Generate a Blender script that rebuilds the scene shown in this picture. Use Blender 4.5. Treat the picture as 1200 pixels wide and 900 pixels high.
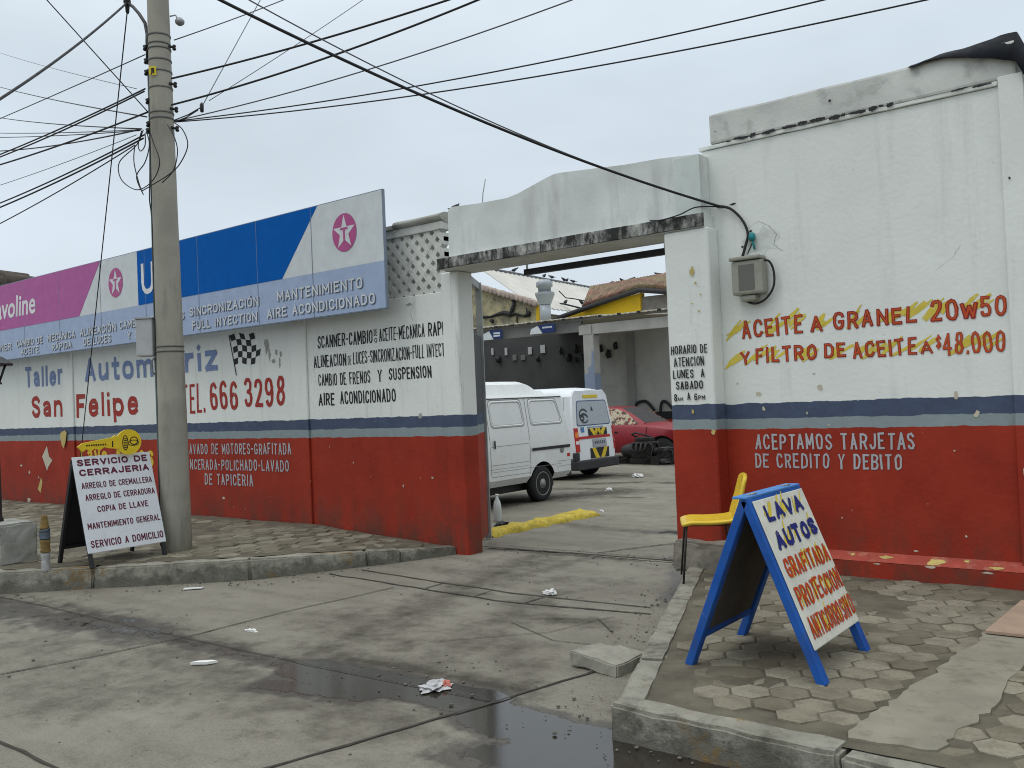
import bpy, bmesh, math, random
import numpy as np
from mathutils import Vector, Matrix, noise
random.seed(7)
for o in list(bpy.data.objects): bpy.data.objects.remove(o)
SC = bpy.context.scene
COL = SC.collection
R = math.radians

# ------------------------------------------------------------------ camera
F_PX = 1060.0
CAM = Vector((0, 0, 1.6))
def camera_axes():
    slope, hor, vx = -0.042, 469.0, -750.0
    p1 = Vector((0, (hor-450)/F_PX, 1)); p2 = Vector((1000/F_PX, (hor+slope*1000-450)/F_PX, 1))
    d = (p2-p1).cross(p1).normalized()
    if d.y < 0: d = -d
    l = Vector(((vx-600)/F_PX, (hor+slope*(vx-600)-450)/F_PX, 1)).normalized()
    X = -l; Z = -d; Y = Z.cross(X)
    return Matrix((X, Y, Z))          # world = M @ (right, down, forward)
AX = camera_axes()
cd = bpy.data.cameras.new('camera'); cam = bpy.data.objects.new('camera', cd); COL.objects.link(cam)
cd.sensor_width = 36; cd.lens = 36*F_PX/1200; cd.clip_start = .05; cd.clip_end = 3000
M3 = Matrix((AX.col[0], -AX.col[1], -AX.col[2])).transposed()
cam.matrix_world = Matrix.Translation(CAM) @ M3.to_4x4()
SC.camera = cam

# ------------------------------------------------------------------ sky, sun, exposure
SUN_EL, SUN_AZ = 62, 205             # overcast: high sun behind the street, very soft
w = bpy.data.worlds.new('World'); SC.world = w; w.use_nodes = True
nt = w.node_tree; nt.nodes.clear()
def wn(t, **k):
    n = nt.nodes.new(t)
    for a, b in k.items(): setattr(n, a, b)
    return n
out = wn('ShaderNodeOutputWorld'); bg = wn('ShaderNodeBackground'); bg.inputs['Strength'].default_value = .1
sky = wn('ShaderNodeTexSky', sky_type='NISHITA', sun_disc=False, sun_elevation=R(SUN_EL), sun_rotation=R(SUN_AZ))
tc = wn('ShaderNodeTexCoord'); sep = wn('ShaderNodeSeparateXYZ')
nt.links.new(tc.outputs['Generated'], sep.inputs[0])
rmp = wn('ShaderNodeValToRGB')       # a cloud deck, brightest overhead
els = rmp.color_ramp.elements
els[0].position = 0.0; els[0].color = (.68, .735, .765, 1)
els[1].position = 1.0; els[1].color = (1.62, 1.70, 1.74, 1)
e = els.new(.14); e.color = (.62, .695, .765, 1)
e = els.new(.34); e.color = (.60, .685, .755, 1)
e = els.new(.55); e.color = (.82, .88, .93, 1)
nt.links.new(sep.outputs['Z'], rmp.inputs['Fac'])
nz = wn('ShaderNodeTexNoise'); nz.inputs['Scale'].default_value = 2.2; nz.inputs['Detail'].default_value = 4; nz.inputs['Roughness'].default_value = .5
cm = wn('ShaderNodeMapping'); cm.inputs['Scale'].default_value = (1, 1, 3.2); nt.links.new(tc.outputs['Generated'], cm.inputs[0]); nt.links.new(cm.outputs[0], nz.inputs['Vector'])
mr = wn('ShaderNodeMapRange'); mr.inputs[1].default_value = .3; mr.inputs[2].default_value = .7; mr.inputs[3].default_value = 8.7; mr.inputs[4].default_value = 10.6
nt.links.new(nz.outputs['Fac'], mr.inputs[0])
sc_ = wn('ShaderNodeVectorMath', operation='SCALE'); nt.links.new(rmp.outputs['Color'], sc_.inputs[0]); nt.links.new(mr.outputs[0], sc_.inputs['Scale'])
mx = wn('ShaderNodeMix', data_type='RGBA'); mx.inputs['Factor'].default_value = .94
nt.links.new(sky.outputs['Color'], mx.inputs['A']); nt.links.new(sc_.outputs[0], mx.inputs['B'])
nt.links.new(mx.outputs['Result'], bg.inputs['Color']); nt.links.new(bg.outputs[0], out.inputs[0])
sl = bpy.data.lights.new('sun', 'SUN'); sl.energy = .5; sl.angle = R(25); sl.color = (1, .97, .92)
so = bpy.data.objects.new('sun', sl); COL.objects.link(so)
dirv = Vector((math.sin(R(SUN_AZ))*math.cos(R(SUN_EL)), math.cos(R(SUN_AZ))*math.cos(R(SUN_EL)), math.sin(R(SUN_EL))))
so.rotation_euler = dirv.to_track_quat('Z', 'Y').to_euler(); so.location = (0, -5, 20)
vs = SC.view_settings; vs.view_transform = 'Standard'; vs.look = 'None'; vs.exposure = .24; vs.gamma = 1; vs.use_curve_mapping = False
SC.cycles.use_denoising = True
SC.cycles.max_bounces = 6
SC.cycles.pixel_filter_type = 'BLACKMAN_HARRIS'; SC.cycles.filter_width = 1.05

# ------------------------------------------------------------------ materials
MATS = {}
class NG:
    """a little node-graph writer"""
    def __init__(s, name, rough=.8, spec=.3, metallic=0):
        m = bpy.data.materials.new(name); m.use_nodes = True; s.m = m; s.t = m.node_tree
        s.b = s.t.nodes['Principled BSDF']; s.b.inputs['Roughness'].default_value = rough
        s.b.inputs['Specular IOR Level'].default_value = spec; s.b.inputs['Metallic'].default_value = metallic
        MATS[name] = m
        g = s.t.nodes.new('ShaderNodeNewGeometry'); s.pos = g.outputs['Position']
    def n(s, t, **k):
        n = s.t.nodes.new(t)
        for a, b in k.items(): setattr(n, a, b)
        return n
    def put(s, sock, v):
        if hasattr(v, 'links'): s.t.links.new(v, sock)
        elif isinstance(v, (tuple, list)) and len(v) == 3 and sock.type == 'RGBA': sock.default_value = (*v, 1)
        else: sock.default_value = v
    def noise(s, scale, detail=4, rough=.55, stretch=None, dist=0, vec=None):
        n = s.n('ShaderNodeTexNoise'); n.inputs['Scale'].default_value = scale; n.inputs['Detail'].default_value = detail
        n.inputs['Roughness'].default_value = rough; n.inputs['Distortion'].default_value = dist
        v = vec or s.pos
        if stretch:
            mp = s.n('ShaderNodeMapping'); mp.inputs['Scale'].default_value = stretch; s.t.links.new(v, mp.inputs[0]); v = mp.outputs[0]
        s.t.links.new(v, n.inputs['Vector']); return n.outputs['Fac']
    def rng(s, v, a, b, c=0., d=1.):
        n = s.n('ShaderNodeMapRange'); s.put(n.inputs[0], v)
        for i, x in enumerate((a, b, c, d)): n.inputs[i+1].default_value = x
        return n.outputs[0]
    def math(s, op, a, b=0.):
        n = s.n('ShaderNodeMath', operation=op); s.put(n.inputs[0], a); s.put(n.inputs[1], b); return n.outputs[0]
    def mix(s, f, a, b, mode='MIX'):
        n = s.n('ShaderNodeMix', data_type='RGBA', blend_type=mode)
        s.put(n.inputs['Factor'], f); s.put(n.inputs['A'], a); s.put(n.inputs['B'], b); return n.outputs['Result']
    def bump(s, h, strength=.3, dist=.01):
        n = s.n('ShaderNodeBump'); n.inputs['Strength'].default_value = strength; n.inputs['Distance'].default_value = dist
        s.put(n.inputs['Height'], h); s.t.links.new(n.outputs[0], s.b.inputs['Normal'])
    def color(s, c): s.put(s.b.inputs['Base Color'], c)
    def attr(s, name):
        n = s.n('ShaderNodeAttribute'); n.attribute_name = name; return n.outputs

def worn(name, col, rough=.75, var=.18, scale=3, dirt=(.12,.1,.08), damt=.25, bump=.2, bscale=60, spec=.3, metallic=0, streak=False):
    g = NG(name, rough, spec, metallic)
    dark = tuple(c*(1-var) for c in col); lite = tuple(min(1, c*(1+var*.6)) for c in col)
    c = g.mix(g.rng(g.noise(scale), .3, .7), dark, lite)
    st = (1, 1, .18) if streak else None
    c = g.mix(g.rng(g.noise(scale*2.3, 6, .65, st), .52, .78, 0, damt), c, dirt)
    g.color(c)
    if bump: g.bump(g.noise(bscale, 3), bump, .004)
    g.put(g.b.inputs['Roughness'], g.rng(g.noise(scale*4), .3, .7, max(.05, rough-.12), min(1, rough+.12)))
    return g.m

def flat(name, col, rough=.6, spec=.3, metallic=0, var=.08):
    return worn(name, col, rough, var, 6, tuple(c*.5 for c in col), .15, 0, spec=spec, metallic=metallic)

WHITE = (.75, .775, .735); RED = (.30, .025, .010); BLUE = (.062, .085, .14); GREY = (.25, .30, .31)
def wall_paint(name, zb, zg, zr, base=WHITE, grime=.35, gcol=(.34, .34, .29)):
    g = NG(name, .7, .25)
    sp = g.n('ShaderNodeSeparateXYZ'); g.t.links.new(g.pos, sp.inputs[0])
    z = g.math('ADD', sp.outputs['Z'], g.rng(g.noise(7, 3), .3, .7, -.007, .007))
    big = g.noise(1.1, 5, .6); fine = g.noise(9, 6, .65)
    white = g.mix(g.rng(big, .3, .7), tuple(c*.90 for c in base), base)
    streak = g.noise(2.5, 6, .7, (3, 3, .25))
    white = g.mix(g.rng(streak, .56, .8, 0, grime), white, gcol)
    white = g.mix(g.rng(fine, .66, .74, 0, .25), white, (.45, .44, .38))
    red = g.mix(g.rng(g.noise(2.2, 5, .65), .3, .72), tuple(c*.78 for c in RED), (RED[0]*1.12, RED[1]*1.3, RED[2]*1.3))
    red = g.mix(g.rng(fine, .60, .72, 0, .35), red, (.20, .03, .02))
    low = g.math('MULTIPLY', g.rng(z, .12, .70, 1, 0), g.rng(g.noise(5, 7, .75, (1, 1, .45)), .40, .60))
    red = g.mix(g.math('MULTIPLY', low, .8), red, (.085, .042, .028))
    red = g.mix(g.rng(g.noise(4, 7, .75, (2.5, 2.5, .3)), .56, .72, 0, .4), red, (.17, .03, .02))
    speck = g.n('ShaderNodeTexVoronoi'); speck.inputs['Scale'].default_value = 9; g.t.links.new(g.pos, speck.inputs['Vector'])
    chip = g.math('MULTIPLY', g.rng(speck.outputs['Distance'], .05, .075, 1, 0), g.rng(g.noise(1.7, 2), .52, .6))
    c = g.mix(g.math('GREATER_THAN', z, zr), red, g.mix(g.rng(fine, .35, .7), tuple(v*.88 for v in GREY), GREY))
    c = g.mix(g.math('GREATER_THAN', z, zg), c, g.mix(g.rng(fine, .35, .7), tuple(v*.85 for v in BLUE), tuple(v*1.1 for v in BLUE)))
    c = g.mix(g.math('GREATER_THAN', z, zb), c, white)
    c = g.mix(g.math('MULTIPLY', chip, .7), c, (.55, .5, .4))
    g.color(c)
    h = g.math('ADD', g.math('MULTIPLY', g.noise(28, 5, .6), .5), g.noise(3.5, 3))
    g.bump(h, .35, .012)
    return g.m

M_WALL_R = wall_paint('painted_wall_near', 1.49, 1.362, 1.277)
M_WALL_L = wall_paint('painted_wall_far', 1.468, 1.345, 1.247, grime=.5)
M_PILLAR = wall_paint('painted_pillar', 1.50, 1.372, 1.285, grime=.45)
M_COLUMN = wall_paint('painted_gate_column', 1.468, 1.345, 1.247, grime=.95, gcol=(.22, .195, .14))
M_PARAPET = worn('weathered_plaster', (.64, .67, .645), .85, .16, 2.2, (.22, .22, .2), .45, .4, 40, streak=True)
M_PARAPET2 = worn('stained_plaster', (.60, .61, .57), .85, .2, 3, (.12, .12, .11), .6, .5, 40)
M_CEM = worn('grey_cement', (.33, .33, .29), .9, .22, 4, (.08, .08, .07), .5, .5, 50)
g = NG('kerb_concrete', .92, .2)
sp = g.n('ShaderNodeSeparateXYZ'); g.t.links.new(g.pos, sp.inputs[0])
c = g.mix(g.rng(g.noise(3, 6, .65), .3, .7), (.17, .162, .130), (.33, .318, .265))
c = g.mix(g.rng(g.noise(9, 6, .7), .5, .7, 0, .75), c, (.085, .078, .062))
low = g.rng(g.math('ADD', sp.outputs['Z'], g.rng(g.noise(6, 6, .7), .3, .7, -.10, .10)), .06, .135, 1, 0)     # grime up to the splash line
c = g.mix(g.math('MULTIPLY', low, .55), c, (.060, .056, .046))
rust = g.math('MULTIPLY', g.rng(g.noise(2.3, 4, .6), .60, .66), g.rng(g.noise(14, 5, .7), .42, .6))
c = g.mix(g.math('MULTIPLY', rust, .75), c, (.21, .12, .03)); g.color(c)
g.bump(g.math('ADD', g.noise(45, 5, .7), g.noise(9, 4)), .8, .012); M_KERB = g.m
g = NG('mouldy_ledge', .9, .2)
c = g.mix(g.rng(g.noise(3.1, 7, .72, (1, 1, .7)), .44, .60), (.04, .04, .037), (.46, .46, .43))
c = g.mix(g.rng(g.noise(7, 6, .75, (1.6, 1.6, .5)), .46, .60), c, (.035, .035, .033)); g.color(c); g.bump(g.noise(35, 5), .5, .01); M_MOULD = g.m
M_DIRT = worn('sidewalk_dirt', (.118, .104, .075), .95, .35, 5, (.04, .035, .025), .6, .8, 90)
M_CEMPATCH = worn('cement_patch', (.235, .218, .168), .92, .2, 4, (.10, .088, .06), .7, .6, 80)
g = NG('hex_paver', .92, .2)
a = g.attr('tone')['Fac']
c = g.mix(a, (.142, .124, .088), (.262, .240, .182))
c = g.mix(g.rng(g.noise(6, 6, .65), .46, .70, 0, .75), c, (.095, .082, .056))
c = g.mix(g.rng(g.noise(60, 3), .45, .7, 0, .3), c, (.08, .07, .055)); g.color(c); g.bump(g.noise(80, 4), .5, .006); M_PAVER = g.m

# road: concrete slabs, wear and standing water come from two attributes of the mesh
def road_mat(name, tone=1.):
    g = NG(name, .85, .3)
    wet = g.attr('wet')['Fac']; soil = g.attr('soil')['Fac']
    n1 = g.noise(.9, 6, .62); n2 = g.noise(5, 6, .68); n3 = g.noise(110, 3, .6); n4 = g.noise(1.6, 5, .65, (.5, 2.2, 1), .6)
    c = g.mix(g.rng(n1, .28, .72), tuple(v*tone for v in (.146, .132, .101)), tuple(v*tone for v in (.240, .222, .176)))
    c = g.mix(g.rng(n4, .44, .68, 0, .6), c, (.105, .094, .072))
    c = g.mix(g.rng(n2, .5, .74, 0, .42), c, (.085, .077, .062))
    c = g.mix(g.rng(n3, .40, .66, 0, .38), c, (.31, .295, .25))
    c = g.mix(g.rng(g.noise(230, 2, .5), .52, .68, 0, .55), c, (.07, .063, .052))
    c = g.mix(g.rng(g.noise(34, 5, .75), .56, .70, 0, .5), c, (.085, .077, .062))
    v = g.n('ShaderNodeTexVoronoi'); v.inputs['Scale'].default_value = 26; g.t.links.new(g.pos, v.inputs['Vector'])
    c = g.mix(g.math('MULTIPLY', g.rng(v.outputs['Distance'], .06, .10, 1, 0), g.rng(n2, .5, .6)), c, (.05, .045, .04))
    s = g.rng(g.math('ADD', soil, g.rng(n2, .3, .7, -.28, .28)), .12, .85)
    c = g.mix(g.math('MULTIPLY', s, .95), c, (.046, .039, .029))
    wv = g.math('ADD', wet, g.rng(n2, .3, .7, -.20, .20))
    damp = g.rng(wv, .2, .42); pool = g.rng(wv, .52, .60)
    c = g.mix(g.math('MULTIPLY', damp, .72), c, (.040, .035, .028))
    c = g.mix(g.math('MULTIPLY', pool, .9), c, (.028, .023, .018))
    g.color(c)
    r = g.rng(n2, .3, .7, .78, .95)
    rm = g.n('ShaderNodeMix', data_type='FLOAT'); g.put(rm.inputs[0], damp); g.put(rm.inputs[2], r); rm.inputs[3].default_value = .42
    rm2 = g.n('ShaderNodeMix', data_type='FLOAT'); g.put(rm2.inputs[0], pool); g.put(rm2.inputs[2], rm.outputs[0]); rm2.inputs[3].default_value = .05
    g.put(g.b.inputs['Roughness'], rm2.outputs[0])
    sp = g.n('ShaderNodeMix', data_type='FLOAT'); g.put(sp.inputs[0], pool); sp.inputs[2].default_value = .3; sp.inputs[3].default_value = .55
    g.put(g.b.inputs['Specular IOR Level'], sp.outputs[0])
    inv = g.math('SUBTRACT', 1., g.math('MULTIPLY', pool, .88))
    g.bump(g.math('MULTIPLY', g.math('ADD', g.math('MULTIPLY', n3, .4), n2), inv), .45, .01)
    return g.m
M_ROAD = road_mat('road_concrete'); M_YARD = road_mat('yard_concrete', 1.05)
M_JOINT = worn('joint_dirt', (.050, .045, .036), .95, .3, 20, (.02, .018, .015), .4, .3)
M_GROUND = worn('far_ground', (.14, .13, .105), .95, .2, 1, (.08, .07, .05), .4, .2, 10)

def paint(name, col, rough=.6, wear=.3, wearcol=(.5, .5, .46)):
    g = NG(name, rough, .25)
    c = g.mix(g.rng(g.noise(4, 4), .3, .7), tuple(v*.88 for v in col), tuple(min(1, v*1.08) for v in col))
    c = g.mix(g.rng(g.noise(22, 5, .7), .58, .7, 0, wear), c, wearcol); g.color(c); return g.m
M_TBLACK = paint('black_lettering', (.014, .014, .016), wear=.10)
M_TRED = paint('red_lettering', (.33, .03, .02), wear=.3)
M_TRED2 = paint('dark_red_lettering', (.27, .022, .016), wear=.15)
M_TBLUE = paint('blue_lettering', (.165, .225, .40), wear=.4)
M_TGREY = paint('grey_lettering', (.40, .40, .42), wear=.35, wearcol=(.3, .12, .1))
M_TGREYO = paint('grey_lettering_outline', (.17, .13, .15), wear=.3, wearcol=(.3, .05, .04))
M_TYEL = paint('yellow_lettering', (.60, .42, .035), wear=.35, wearcol=(.3, .05, .03))
M_BRUSH = paint('yellow_brush_paint', (.62, .50, .07), wear=.55, wearcol=WHITE)
M_BRUSH2 = paint('yellow_board_paint', (.66, .52, .06), wear=.2, wearcol=(.7, .68, .5))
M_TWHITE = paint('white_lettering', (.70, .71, .72), wear=.1)
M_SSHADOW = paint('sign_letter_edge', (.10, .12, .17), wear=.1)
M_SLETTER = paint('sign_letter_grey', (.60, .63, .65), wear=.1)
M_CHIPW = paint('bare_plaster', (.50, .46, .36), wear=.4, wearcol=(.3, .27, .2))
M_CHIPY = paint('old_yellow_paint', (.50, .40, .14), wear=.5, wearcol=(.4, .1, .05))
M_CHIPK = paint('dark_hole', (.03, .03, .03), wear=.1)
M_SGREY = flat('sign_silver', (.60, .635, .65), .5, .2); M_SBAND = flat('sign_light_blue', (.34, .42, .58), .5, .2)
M_SMAG = flat('sign_magenta', (.42, .10, .31), .5, .2); M_SBLUE = flat('sign_blue', (.0, .10, .40), .55, .05)
M_SEDGE = flat('sign_edge', (.20, .24, .30), .5)
M_POLE = worn('pole_concrete', (.31, .30, .25), .9, .2, 3, (.09, .085, .07), .55, .5, 70, streak=True)
M_STEEL = worn('galvanised_steel', (.32, .33, .33), .5, .2, 8, (.12, .1, .08), .3, .1, metallic=.5)
M_CABLE = flat('black_cable', (.022, .022, .024), .6); M_CABLE2 = flat('grey_cable', (.10, .105, .115), .6)
M_BLACKP = flat('black_paint', (.02, .02, .022), .45)
M_GATE = worn('gate_grey_paint', (.26, .27, .265), .55, .2, 5, (.08, .05, .03), .4, .1)
M_YELLOW = worn('yellow_plastic', (.72, .50, .04), .38, .08, 5, (.45, .33, .05), .3, 0, spec=.45)
M_KEY = worn('yellow_key_paint', (.70, .50, .02), .45, .08, 9, (.35, .25, .03), .3, 0)
g = NG('blue_wood_paint', .6, .25)
c = g.mix(g.rng(g.noise(5, 4), .3, .7), (.008, .066, .29), (.013, .10, .40))
c = g.mix(g.rng(g.noise(10, 6, .7, (1, 1, .3)), .50, .72, 0, .75), c, (.05, .075, .15))
c = g.mix(g.rng(g.noise(26, 5, .7), .66, .70, 0, .9), c, (.25, .22, .16)); g.color(c); g.bump(g.noise(60, 4, .6, (1, 1, .2)), .35, .004); M_BOARDBLUE = g.m
M_BOARDWHITE = worn('board_white', (.62, .62, .54), .6, .1, 5, (.35, .32, .22), .35, .1)
M_BOARDDARK = worn('board_back', (.085, .078, .062), .8, .3, 5, (.025, .022, .02), .4, .2)
M_BANNER = worn('vinyl_white', (.60, .63, .66), .45, .07, 5, (.40, .42, .45), .4, 0, spec=.4)
M_RUBBER = flat('tyre_rubber', (.018, .018, .018), .85); M_RIM = worn('steel_wheel', (.24, .24, .235), .5, .2, 12, (.06, .05, .04), .5, 0, metallic=.4)
M_VAN = worn('white_car_paint', (.66, .68, .67), .3, .05, 1.3, (.46, .44, .39), .35, 0, spec=.5)
M_VAN2 = worn('white_van_paint', (.68, .71, .73), .3, .05, 2, (.45, .45, .42), .2, 0, spec=.5)
M_VSEAM = flat('panel_gap', (.24, .25, .245), .8); M_DARKPL = worn('dark_bumper', (.035, .035, .037), .6, .2, 6, (.07, .065, .06), .3, 0)
M_FILM = flat('window_film', (.36, .40, .44), .3, .5, var=.02); M_GLASSD = flat('tinted_glass', (.11, .13, .15), .15, .6)
M_REDCAR = worn('red_car_paint', (.24, .010, .018), .4, .12, 3, (.14, .02, .02), .3, 0, spec=.5)
M_LAMPR = flat('red_lens', (.42, .02, .015), .2, .5); M_LAMPO = flat('orange_lens', (.75, .22, .03), .2, .5)
M_HAZY = flat('hazard_yellow', (.62, .45, .03), .5)
g = NG('papered_window', .8); v = g.noise(11, 3, .6); c = g.mix(g.rng(v, .5, .54), (.48, .42, .30), (.10, .07, .06))
c = g.mix(g.rng(g.noise(17, 3), .58, .62), c, (.33, .06, .06)); g.color(c); M_PAPER = g.m
M_GREASE = worn('greasy_metal', (.025, .024, .023), .5, .4, 12, (.09, .08, .07), .5, .5, 30, metallic=.3)
M_SHEDWALL = worn('shed_wall', (.46, .46, .43), .9, .15, 1.2, (.25, .25, .235), .5, .2, 20)
M_SHEDWALL_SHADE = worn('shed_wall_shaded', (.065, .066, .065), .9, .2, 1.5, (.04, .04, .04), .4, .2, 20)  # same wall, with the deep interior's shade put into its colour
M_SHEDBEAM = worn('shed_beam_paint', (.36, .36, .33), .8, .14, 2, (.2, .19, .16), .4, .2, 20)
M_SHEDROOF = worn('shed_roof_sheet', (.50, .48, .40), .7, .15, 3, (.2, .18, .14), .5, .1)
M_ZINC = worn('white_roof_sheet', (.56, .545, .49), .7, .1, .8, (.33, .31, .26), .4, 0)
g = NG('clay_tiles', .9); a = g.attr('tone')['Fac']
c = g.mix(a, (.08, .035, .028), (.30, .155, .115)); c = g.mix(g.rng(g.noise(.9, 5, .65), .40, .58, 0, .8), c, (.19, .165, .09)); g.color(c); M_TILE = g.m
M_YWALL = worn('yellow_wall', (.66, .43, .02), .8, .1, 1.5, (.4, .28, .03), .4, .2, 20)
M_BLOCKW = worn('grey_block_wall', (.23, .215, .19), .9, .25, 2.5, (.05, .045, .04), .6, .4, 14)
g = NG('mouldy_yellow_plaster', .9); c = g.mix(g.rng(g.noise(1.6, 6, .65), .38, .62), (.20, .185, .13), (.46, .41, .24))
c = g.mix(g.rng(g.noise(4.5, 6, .7), .57, .66), c, (.10, .09, .07)); g.color(c); M_RUIN = g.m
M_DUCT = worn('duct_zinc', (.33, .36, .38), .5, .12, 3, (.2, .2, .2), .3, 0, metallic=.3)
M_BLUESIGN = flat('dark_blue_sign', (.012, .03, .12), .5)
M_BIRD = flat('bird_plumage', (.045, .048, .055), .8)
M_TARP = worn('black_tarp', (.013, .015, .02), .6, .3, 4, (.03, .03, .033), .3, .6, 9, spec=.12)
M_PAPERW = flat('waste_paper', (.62, .62, .60), .8); M_BAG = flat('thin_plastic', (.42, .42, .42), .18, .6)
M_PINK = flat('pink_print', (.48, .16, .12), .6)
M_METER = worn('meter_case', (.27, .27, .22), .35, .12, 7, (.14, .14, .11), .4, 0, spec=.5)
M_METERD = flat('meter_window', (.10, .10, .08), .2, .6); M_TEAL = flat('teal_tape', (.02, .22, .24), .5)
M_WOODY = worn('ply_board', (.36, .26, .19), .8, .15, 6, (.2, .13, .09), .4, .2)
M_YKERB = worn('yellow_kerb_paint', (.47, .36, .05), .9, .3, 12, (.17, .14, .08), .95, 1.2, 30)
M_LANTERN = flat('milky_glass', (.62, .64, .62), .3, .5)
M_BOTTLE = flat('clear_bottle', (.50, .54, .54), .15, .6)
M_STUMPY = worn('stump_yellow', (.20, .13, .04), .9, .3, 12, (.09, .08, .06), .8, .5); M_STUMPB = worn('stump_bluegrey', (.09, .11, .14), .85, .3, 12, (.05, .05, .05), .7, .5)
M_TAG = flat('yellow_tag', (.65, .50, .03), .5)

# ------------------------------------------------------------------ builders
def link(name, me, mat, parent=None):
    o = bpy.data.objects.new(name, me); COL.objects.link(o)
    for m in (mat if isinstance(mat, (list, tuple)) else [mat]): me.materials.append(m)
    if parent is not None: o.parent = parent
    return o
def tag(o, label=None, cat=None, group=None, kind=None):
    if label: o['label'] = label
    if cat: o['category'] = cat
    if group: o['group'] = group
    if kind: o['kind'] = kind
    return o
def thing(name, label, cat, loc=(0, 0, 0), rz=0, group=None):
    o = bpy.data.objects.new(name, None); COL.objects.link(o); o.location = loc; o.rotation_euler = (0, 0, rz)
    o.empty_display_size = .1
    return tag(o, label, cat, group)
def copy_tree(o, parent=None):
    c = o.copy(); COL.objects.link(c)
    if parent is not None: c.parent = parent
    for ch in list(o.children): copy_tree(ch, c)
    return c
class MB:
    def __init__(s): s.bm = bmesh.new(); s.tone = None
    def quad(s, *p, mi=0):
        f = s.bm.faces.new([s.bm.verts.new(q) for q in p]); f.material_index = mi; return f
    def box(s, a, b, mi=0, bev=0, rot=None, org=None):
        bm = bmesh.new() if bev else s.bm
        x0, y0, z0 = a; x1, y1, z1 = b
        v = [bm.verts.new(p) for p in ((x0,y0,z0),(x1,y0,z0),(x1,y1,z0),(x0,y1,z0),(x0,y0,z1),(x1,y0,z1),(x1,y1,z1),(x0,y1,z1))]
        for q in ((0,3,2,1),(4,5,6,7),(0,1,5,4),(1,2,6,5),(2,3,7,6),(3,0,4,7)):
            f = bm.faces.new([v[i] for i in q]); f.material_index = mi
        if bev:
            bmesh.ops.bevel(bm, geom=bm.edges[:], offset=bev, segments=2, affect='EDGES', profile=.6)
            s.add(bm, rot, org)
        elif rot is not None:
            for q in v: q.co = (Matrix(rot) @ (q.co-Vector(org or (0,0,0))))+Vector(org or (0,0,0))
        return v
    def add(s, bm2, rot=None, org=None, mi=None):
        m = {}
        for v in bm2.verts:
            c = v.co.copy()
            if rot is not None: c = (Matrix(rot) @ (c-Vector(org or (0,0,0))))+Vector(org or (0,0,0))
            m[v] = s.bm.verts.new(c)
        for f in bm2.faces:
            try: g = s.bm.faces.new([m[v] for v in f.verts]); g.material_index = f.material_index if mi is None else mi; g.smooth = f.smooth
            except ValueError: pass
        bm2.free()
    def prism(s, pts, d, mi=0):
        """polygon pts (3-D, planar) extruded by vector d"""
        d = Vector(d); n = len(pts)
        a = [s.bm.verts.new(p) for p in pts]; b = [s.bm.verts.new(Vector(p)+d) for p in pts]
        fs = [s.bm.faces.new(a[::-1]), s.bm.faces.new(b)]
        for i in range(n): fs.append(s.bm.faces.new((a[i], a[(i+1)%n], b[(i+1)%n], b[i])))
        for f in fs: f.material_index = mi
        return fs
    def tube(s, pts, r, n=8, cap=True, mi=0):
        pts = [Vector(p) for p in pts]; rings = []; up = None
        for i, p in enumerate(pts):
            t = (pts[min(i+1, len(pts)-1)]-pts[max(i-1, 0)]).normalized()
            if up is None: up = t.orthogonal().normalized()
            up = (up-t*up.dot(t)).normalized(); sd = t.cross(up)
            rr = r[i] if isinstance(r, (list, tuple)) else r
            rings.append([s.bm.verts.new(p+(up*math.cos(k*2*math.pi/n)+sd*math.sin(k*2*math.pi/n))*rr) for k in range(n)])
        for a, b in zip(rings, rings[1:]):
            for k in range(n):
                f = s.bm.faces.new((a[k], a[(k+1)%n], b[(k+1)%n], b[k])); f.smooth = True; f.material_index = mi
        if cap:
            for q in (rings[0][::-1], rings[-1]): f = s.bm.faces.new(q); f.material_index = mi
    def lathe(s, prof, org=(0,0,0), axis='Z', n=20, mi=0, smooth=True):
        org = Vector(org); rings = []
        def P(r, h, a):
            c, q = r*math.cos(a), r*math.sin(a)
            return org+Vector({'Z': (c, q, h), 'X': (h, c, q), 'Y': (c, h, q)}[axis])
        for r, h in prof: rings.append([s.bm.verts.new(P(max(r, 1e-4), h, k*2*math.pi/n)) for k in range(n)])
        for a, b in zip(rings, rings[1:]):
            for k in range(n):
                f = s.bm.faces.new((a[k], a[(k+1)%n], b[(k+1)%n], b[k])); f.smooth = smooth; f.material_index = mi
        for q in (rings[0][::-1], rings[-1]): f = s.bm.faces.new(q); f.material_index = mi
    def loft(s, rings, mi=0, smooth=True, closed=True):
        vs_ = [[s.bm.verts.new(p) for p in r] for r in rings]; n = len(rings[0])
        for a, b in zip(vs_, vs_[1:]):
            for k in range(n if closed else n-1):
                f = s.bm.faces.new((a[k], a[(k+1)%n], b[(k+1)%n], b[k])); f.smooth = smooth; f.material_index = mi
        if closed:
            for q in (vs_[0][::-1], vs_[-1]): f = s.bm.faces.new(q); f.material_index = mi
    def rough(s, amp, scale, seed=0):
        for v in s.bm.verts: v.co += noise.noise_vector(v.co*scale+Vector((seed, 0, 0)))*amp
    def pieces(s):
        """the far-apart clusters of loose islands: each becomes a part of its own"""
        seen = set(); isl = []
        for v0 in s.bm.verts:
            if v0 in seen: continue
            st = [v0]; seen.add(v0); c = []
            while st:
                v = st.pop(); c.append(v)
                for ed_ in v.link_edges:
                    u = ed_.other_vert(v)
                    if u not in seen: seen.add(u); st.append(u)
            isl.append(c)
        if not 1 < len(isl) < 500: return [isl] if isl else []
        lo = np.array([np.min([v.co for v in c], axis=0) for c in isl]); hi = np.array([np.max([v.co for v in c], axis=0) for c in isl])
        sz = (hi-lo).max(1); gap = np.maximum(0, np.maximum(lo[:, None]-hi[None], lo[None]-hi[:, None]))
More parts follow.
